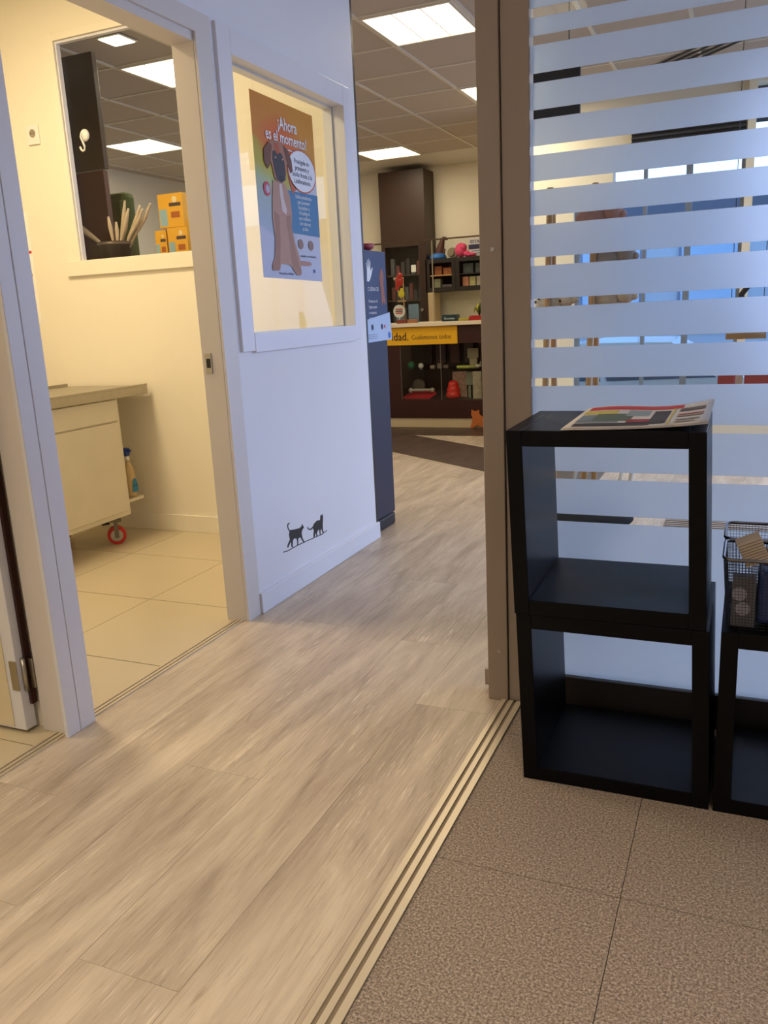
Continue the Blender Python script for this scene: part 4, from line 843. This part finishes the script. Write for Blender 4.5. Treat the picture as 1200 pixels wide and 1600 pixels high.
# ================================================================== BEHIND THE FROSTED GLASS
ls = thing('toy_rack', 'light wooden ladder rack holding plush toys behind the glass', 'rack', (-0.65, 3.6, 0))
for x in (-0.80, -0.615):
    MB().tube([(x-.02, 3.50, 0), (x, 3.60, .85), (x+.01, 3.66, 1.68)], .014, 8).go('leg', WOODL, ls)
    MB().tube([(x-.02, 3.86, 0), (x, 3.78, .85), (x+.01, 3.70, 1.68)], .014, 8).go('leg', WOODL, ls)
for z in (.55, 1.02, 1.175, 1.335, 1.50): B('shelf', WOODL, (-.88, 3.60, z-.012), (-.42, 3.78, z), ls)
for z in (.55,): B('cross_bar', WOODL, (-.82, 3.585, z+.02), (-.60, 3.60, z+.04), ls)
def plush(label, x, z, body, spots=None, s=1.0):
    t = thing('plush_toy', label, 'toy', (x, 3.68, z), 'plush toys on the wooden rack'); m = mat('plush'+str(body), body, .95, var=.2, scale=40)
    def G(o): o.parent = t; o.matrix_parent_inverse = Matrix(); return o
    G(MB().ball((0, 0, .045*s), .07*s, .05*s, .045*s).go('body', m)); G(MB().ball((.085*s, -.01, .06*s), .04*s, .035*s, .038*s).ball((.12*s, -.012, .052*s), .02*s, .02*s, .016*s).go('head', m))
    for dy in (-.03, .03): G(MB().ball((.075*s, dy*s, .085*s), .012*s, .008*s, .022*s).go('ear', mat('dark plush', (60, 44, 40), .95)))
    for dx, dy in ((-.05, -.03), (-.05, .03), (.05, -.03), (.05, .03)): G(MB().ball((dx*s, dy*s, .015*s), .022*s, .018*s, .015*s).go('leg', m))
    if spots: 
        for k in range(9): G(MB().ball((-.05+.013*k, -.044+.006*(k % 3), .045+.014*((k*5) % 4)), .006).go('spot', mat('dark plush', (60, 44, 40), .95)))
plush('pink and brown plush dog on the top shelf of the wooden rack', -0.62, 1.501, (176, 136, 130)); plush('grey plush donkey on the second shelf of the rack', -0.56, 1.336, (150, 142, 140), s=.95)
plush('white spotted plush toy on the left of the rack', -0.80, 1.176, (226, 216, 200), True, .9); plush('beige plush cow on the rack, right of the spotted one', -0.56, 1.176, (206, 190, 168), s=.95)
tag(MB().lathe((-0.585, 3.02, 0.0), [(.16, 0), (.17, .02), (.13, .06), (.13, .38), (.20, .41), (.232, .435), (.215, .452), (.16, .462), (.05, .465)], 40).go('pouf', mat('matte black vinyl', (8, 8, 10), .8, spec=.15)), 'black round pouf just behind the frosted glass', 'stool')
# folding steps with white legs
fs = thing('folding_stool', 'white folding stool far behind the glass', 'stool', (-.9, 5.6, 0))
for x in (-1.05, -.98, -.75, -.68): MB().tube([(x, 5.55, 0), (x+.06, 5.75, .42)], .012, 8).go('leg', WHITEP, fs)
for x in (-1.02, -.71): MB().tube([(x, 5.85, 0), (x+.05, 5.60, .42)], .012, 8).go('leg', WHITEP, fs)
B('seat', WHITEP, (-1.08, 5.52, .42), (-.60, 5.80, .45), fs, .006)
# floor vent
fv = thing('floor_vent', 'slatted floor vent behind the frosted glass', 'vent', (.1, 4.75, 0))
B('tray', BLACKP, (-.38, 4.56, .0008), (1.0, 4.92, .003), fv)
for k in range(9): B('slat', mat('vent bronze', (150, 130, 104), .4), (-.38, 4.565+.04*k, .003), (1.0, 4.585+.04*k, .010), fv)
for i, (a, b) in enumerate(((-.215, -.085), (-.02, .42))):
    simple('red_crate', ['red crate under the street window, left of the pillar', 'wider red crate right of the pillar'][i], 'crate', MB().box((a, 7.15, .421), (b, 7.38, .64), bev=.01).box((a-.01, 7.14, .61), (b+.01, 7.39, .65), bev=.005), mat('oxblood', (130, 34, 30), .5), 'red crates by the street window')
simple('window_bench', 'low cream bench under the street window', 'bench', MB().box((-1.9, 7.08, .36), (1.4, 7.43, .42), bev=.006).box((-1.88, 7.12, 0), (1.38, 7.43, .36)), CREAM)
ps = thing('hanging_perch', 'wooden perch hanging on thin cords at the right behind the glass', 'perch', (0, 3.6, 1.06))
for xx in (-.07, .045): MB().cyl((xx, 3.60, 1.07), (xx, 3.60, CH), .0015, n=6).go('cord', BLACKP, ps)
MB().cyl((-.085, 3.60, 1.058), (.06, 3.60, 1.058), .018, n=12).go('perch', WOODL, ps)
MB().tube([(-.03, 3.60, 1.15), (-.035, 3.6, 1.21), (0.0, 3.6, 1.26), (.05, 3.6, 1.27)], .012).tube([(-.03, 3.6, 1.07), (-.03, 3.60, 1.15)], .01).go('black_hook', BLACKP, ps)
sg = thing('hanging_sign', 'black hanging sign with white lettering behind the glass', 'sign', (-.95, 4.75, 2.28))
B('board', BLACKP, (-1.22, 4.75, 2.11), (-.87, 4.78, 2.40), sg, .003); text('lettering', 'LINE PETCARE', .042, PAPER, (-1.17, 4.7493, 2.138), WX, sg, .0005)
for x in (-1.15, -.93): MB().cyl((x, 4.765, 2.40), (x, 4.765, CH-.003), .003, n=6).go('cord', BLACKP, sg)
lv = thing('louvre_grille', 'dark slatted grille above the street window', 'grille', (-.5, 7.46, 2.5))
B('back', BLACKP, (-.95, 7.47, 2.42), (-.10, 7.498, 2.68), lv)
for k in range(7): MB().box((-.95, 7.44, 2.43+.036*k), (-.10, 7.468, 2.445+.036*k)).go('slat', mat('gunmetal', (70, 72, 78), .4, metal=.4), lv)
sd = thing('slot_diffuser', 'dark slotted air diffuser in the ceiling behind the glass', 'vent', (-.4, 6.4, CH))
for k in range(4):
    o = MB().box((-.5, -.012, -.004), (.5, .012, 0)).go('slot', BLACKP, sd); o.matrix_parent_inverse = Matrix(); o.location = (.0+.05*k, .1+.05*k, -.0065); o.rotation_euler.z = R(-48)

# ================================================================== STREET
st = struct('ground_street'); B('asphalt', mat('asphalt', (110, 114, 120), .85), (-20, 7.7, -.82), (25, 30, -.72), st); B('pavement', mat('paving', (150, 152, 158), .8), (-20, 7.7, -.72), (25, 9.6, -.60), st)
B('side_pavement', mat('paving', (150, 152, 158), .8), (3.95, -6, -.72), (25, 7.7, -.60), st)
bd = thing('street_building', 'low grey blue building across the street', 'building', (0, 16, 0))
B('wall', mat('blue grey render', (150, 164, 184), .8), (-12, 16, -.72), (14, 20, 3.1), bd); B('fascia', mat('dark fascia', (62, 72, 92), .6), (-12, 15.9, 2.62), (14, 15.99, 3.12), bd)
for k in range(11): 
    wn = B('window', mat('window grey', (96, 116, 146), .3), (-8+1.7*k, 15.96, .6), (-6.9+1.7*k, 15.995, 2.3), bd); B('pane', mat('window sky pane', (140, 170, 205), .15), (-7.95+1.7*k, 15.93, .7), (-6.95+1.7*k, 15.958, 2.2), wn)
cr = thing('parked_car', 'white car parked outside the street window', 'car', (-.9, 11.4, -.15))
CP = mat('white car paint', (214, 224, 236), .2, coat=.5)
prof = [(-3.0, .35), (-2.95, .72), (-2.7, .86), (-2.1, .95), (-1.45, 1.36), (-.9, 1.44), (.1, 1.42), (.75, 1.02), (1.1, .95), (1.25, .70), (1.22, .35)]
MB().prism([(x, 10.6, z-.15) for x, z in prof], (0, 1.65, 0)).go('body', CP, cr)
CG = mat('car window glass', (60, 84, 116), .1)
MB().prism([(x, 10.59, z-.15) for x, z in ((-2.0, .97), (-1.42, 1.31), (-.85, 1.38), (-.72, .97))], (0, .01, 0)).go('side_window', CG, cr)
MB().prism([(x, 10.59, z-.15) for x, z in ((-.64, .97), (-.75, 1.38), (.06, 1.36), (.62, 1.0))], (0, .01, 0)).go('side_window', CG, cr)
for x in (-2.25, .55): 
    MB().cyl((x, 10.57, .16), (x, 10.80, .16), .31, n=28).go('wheel', BLACKP, cr); MB().cyl((x, 10.56, .16), (x, 10.57, .16), .19, n=20).go('wheel_cap', STEEL, cr)
cr.location = (cr.location.x-.95, cr.location.y, cr.location.z-.57)
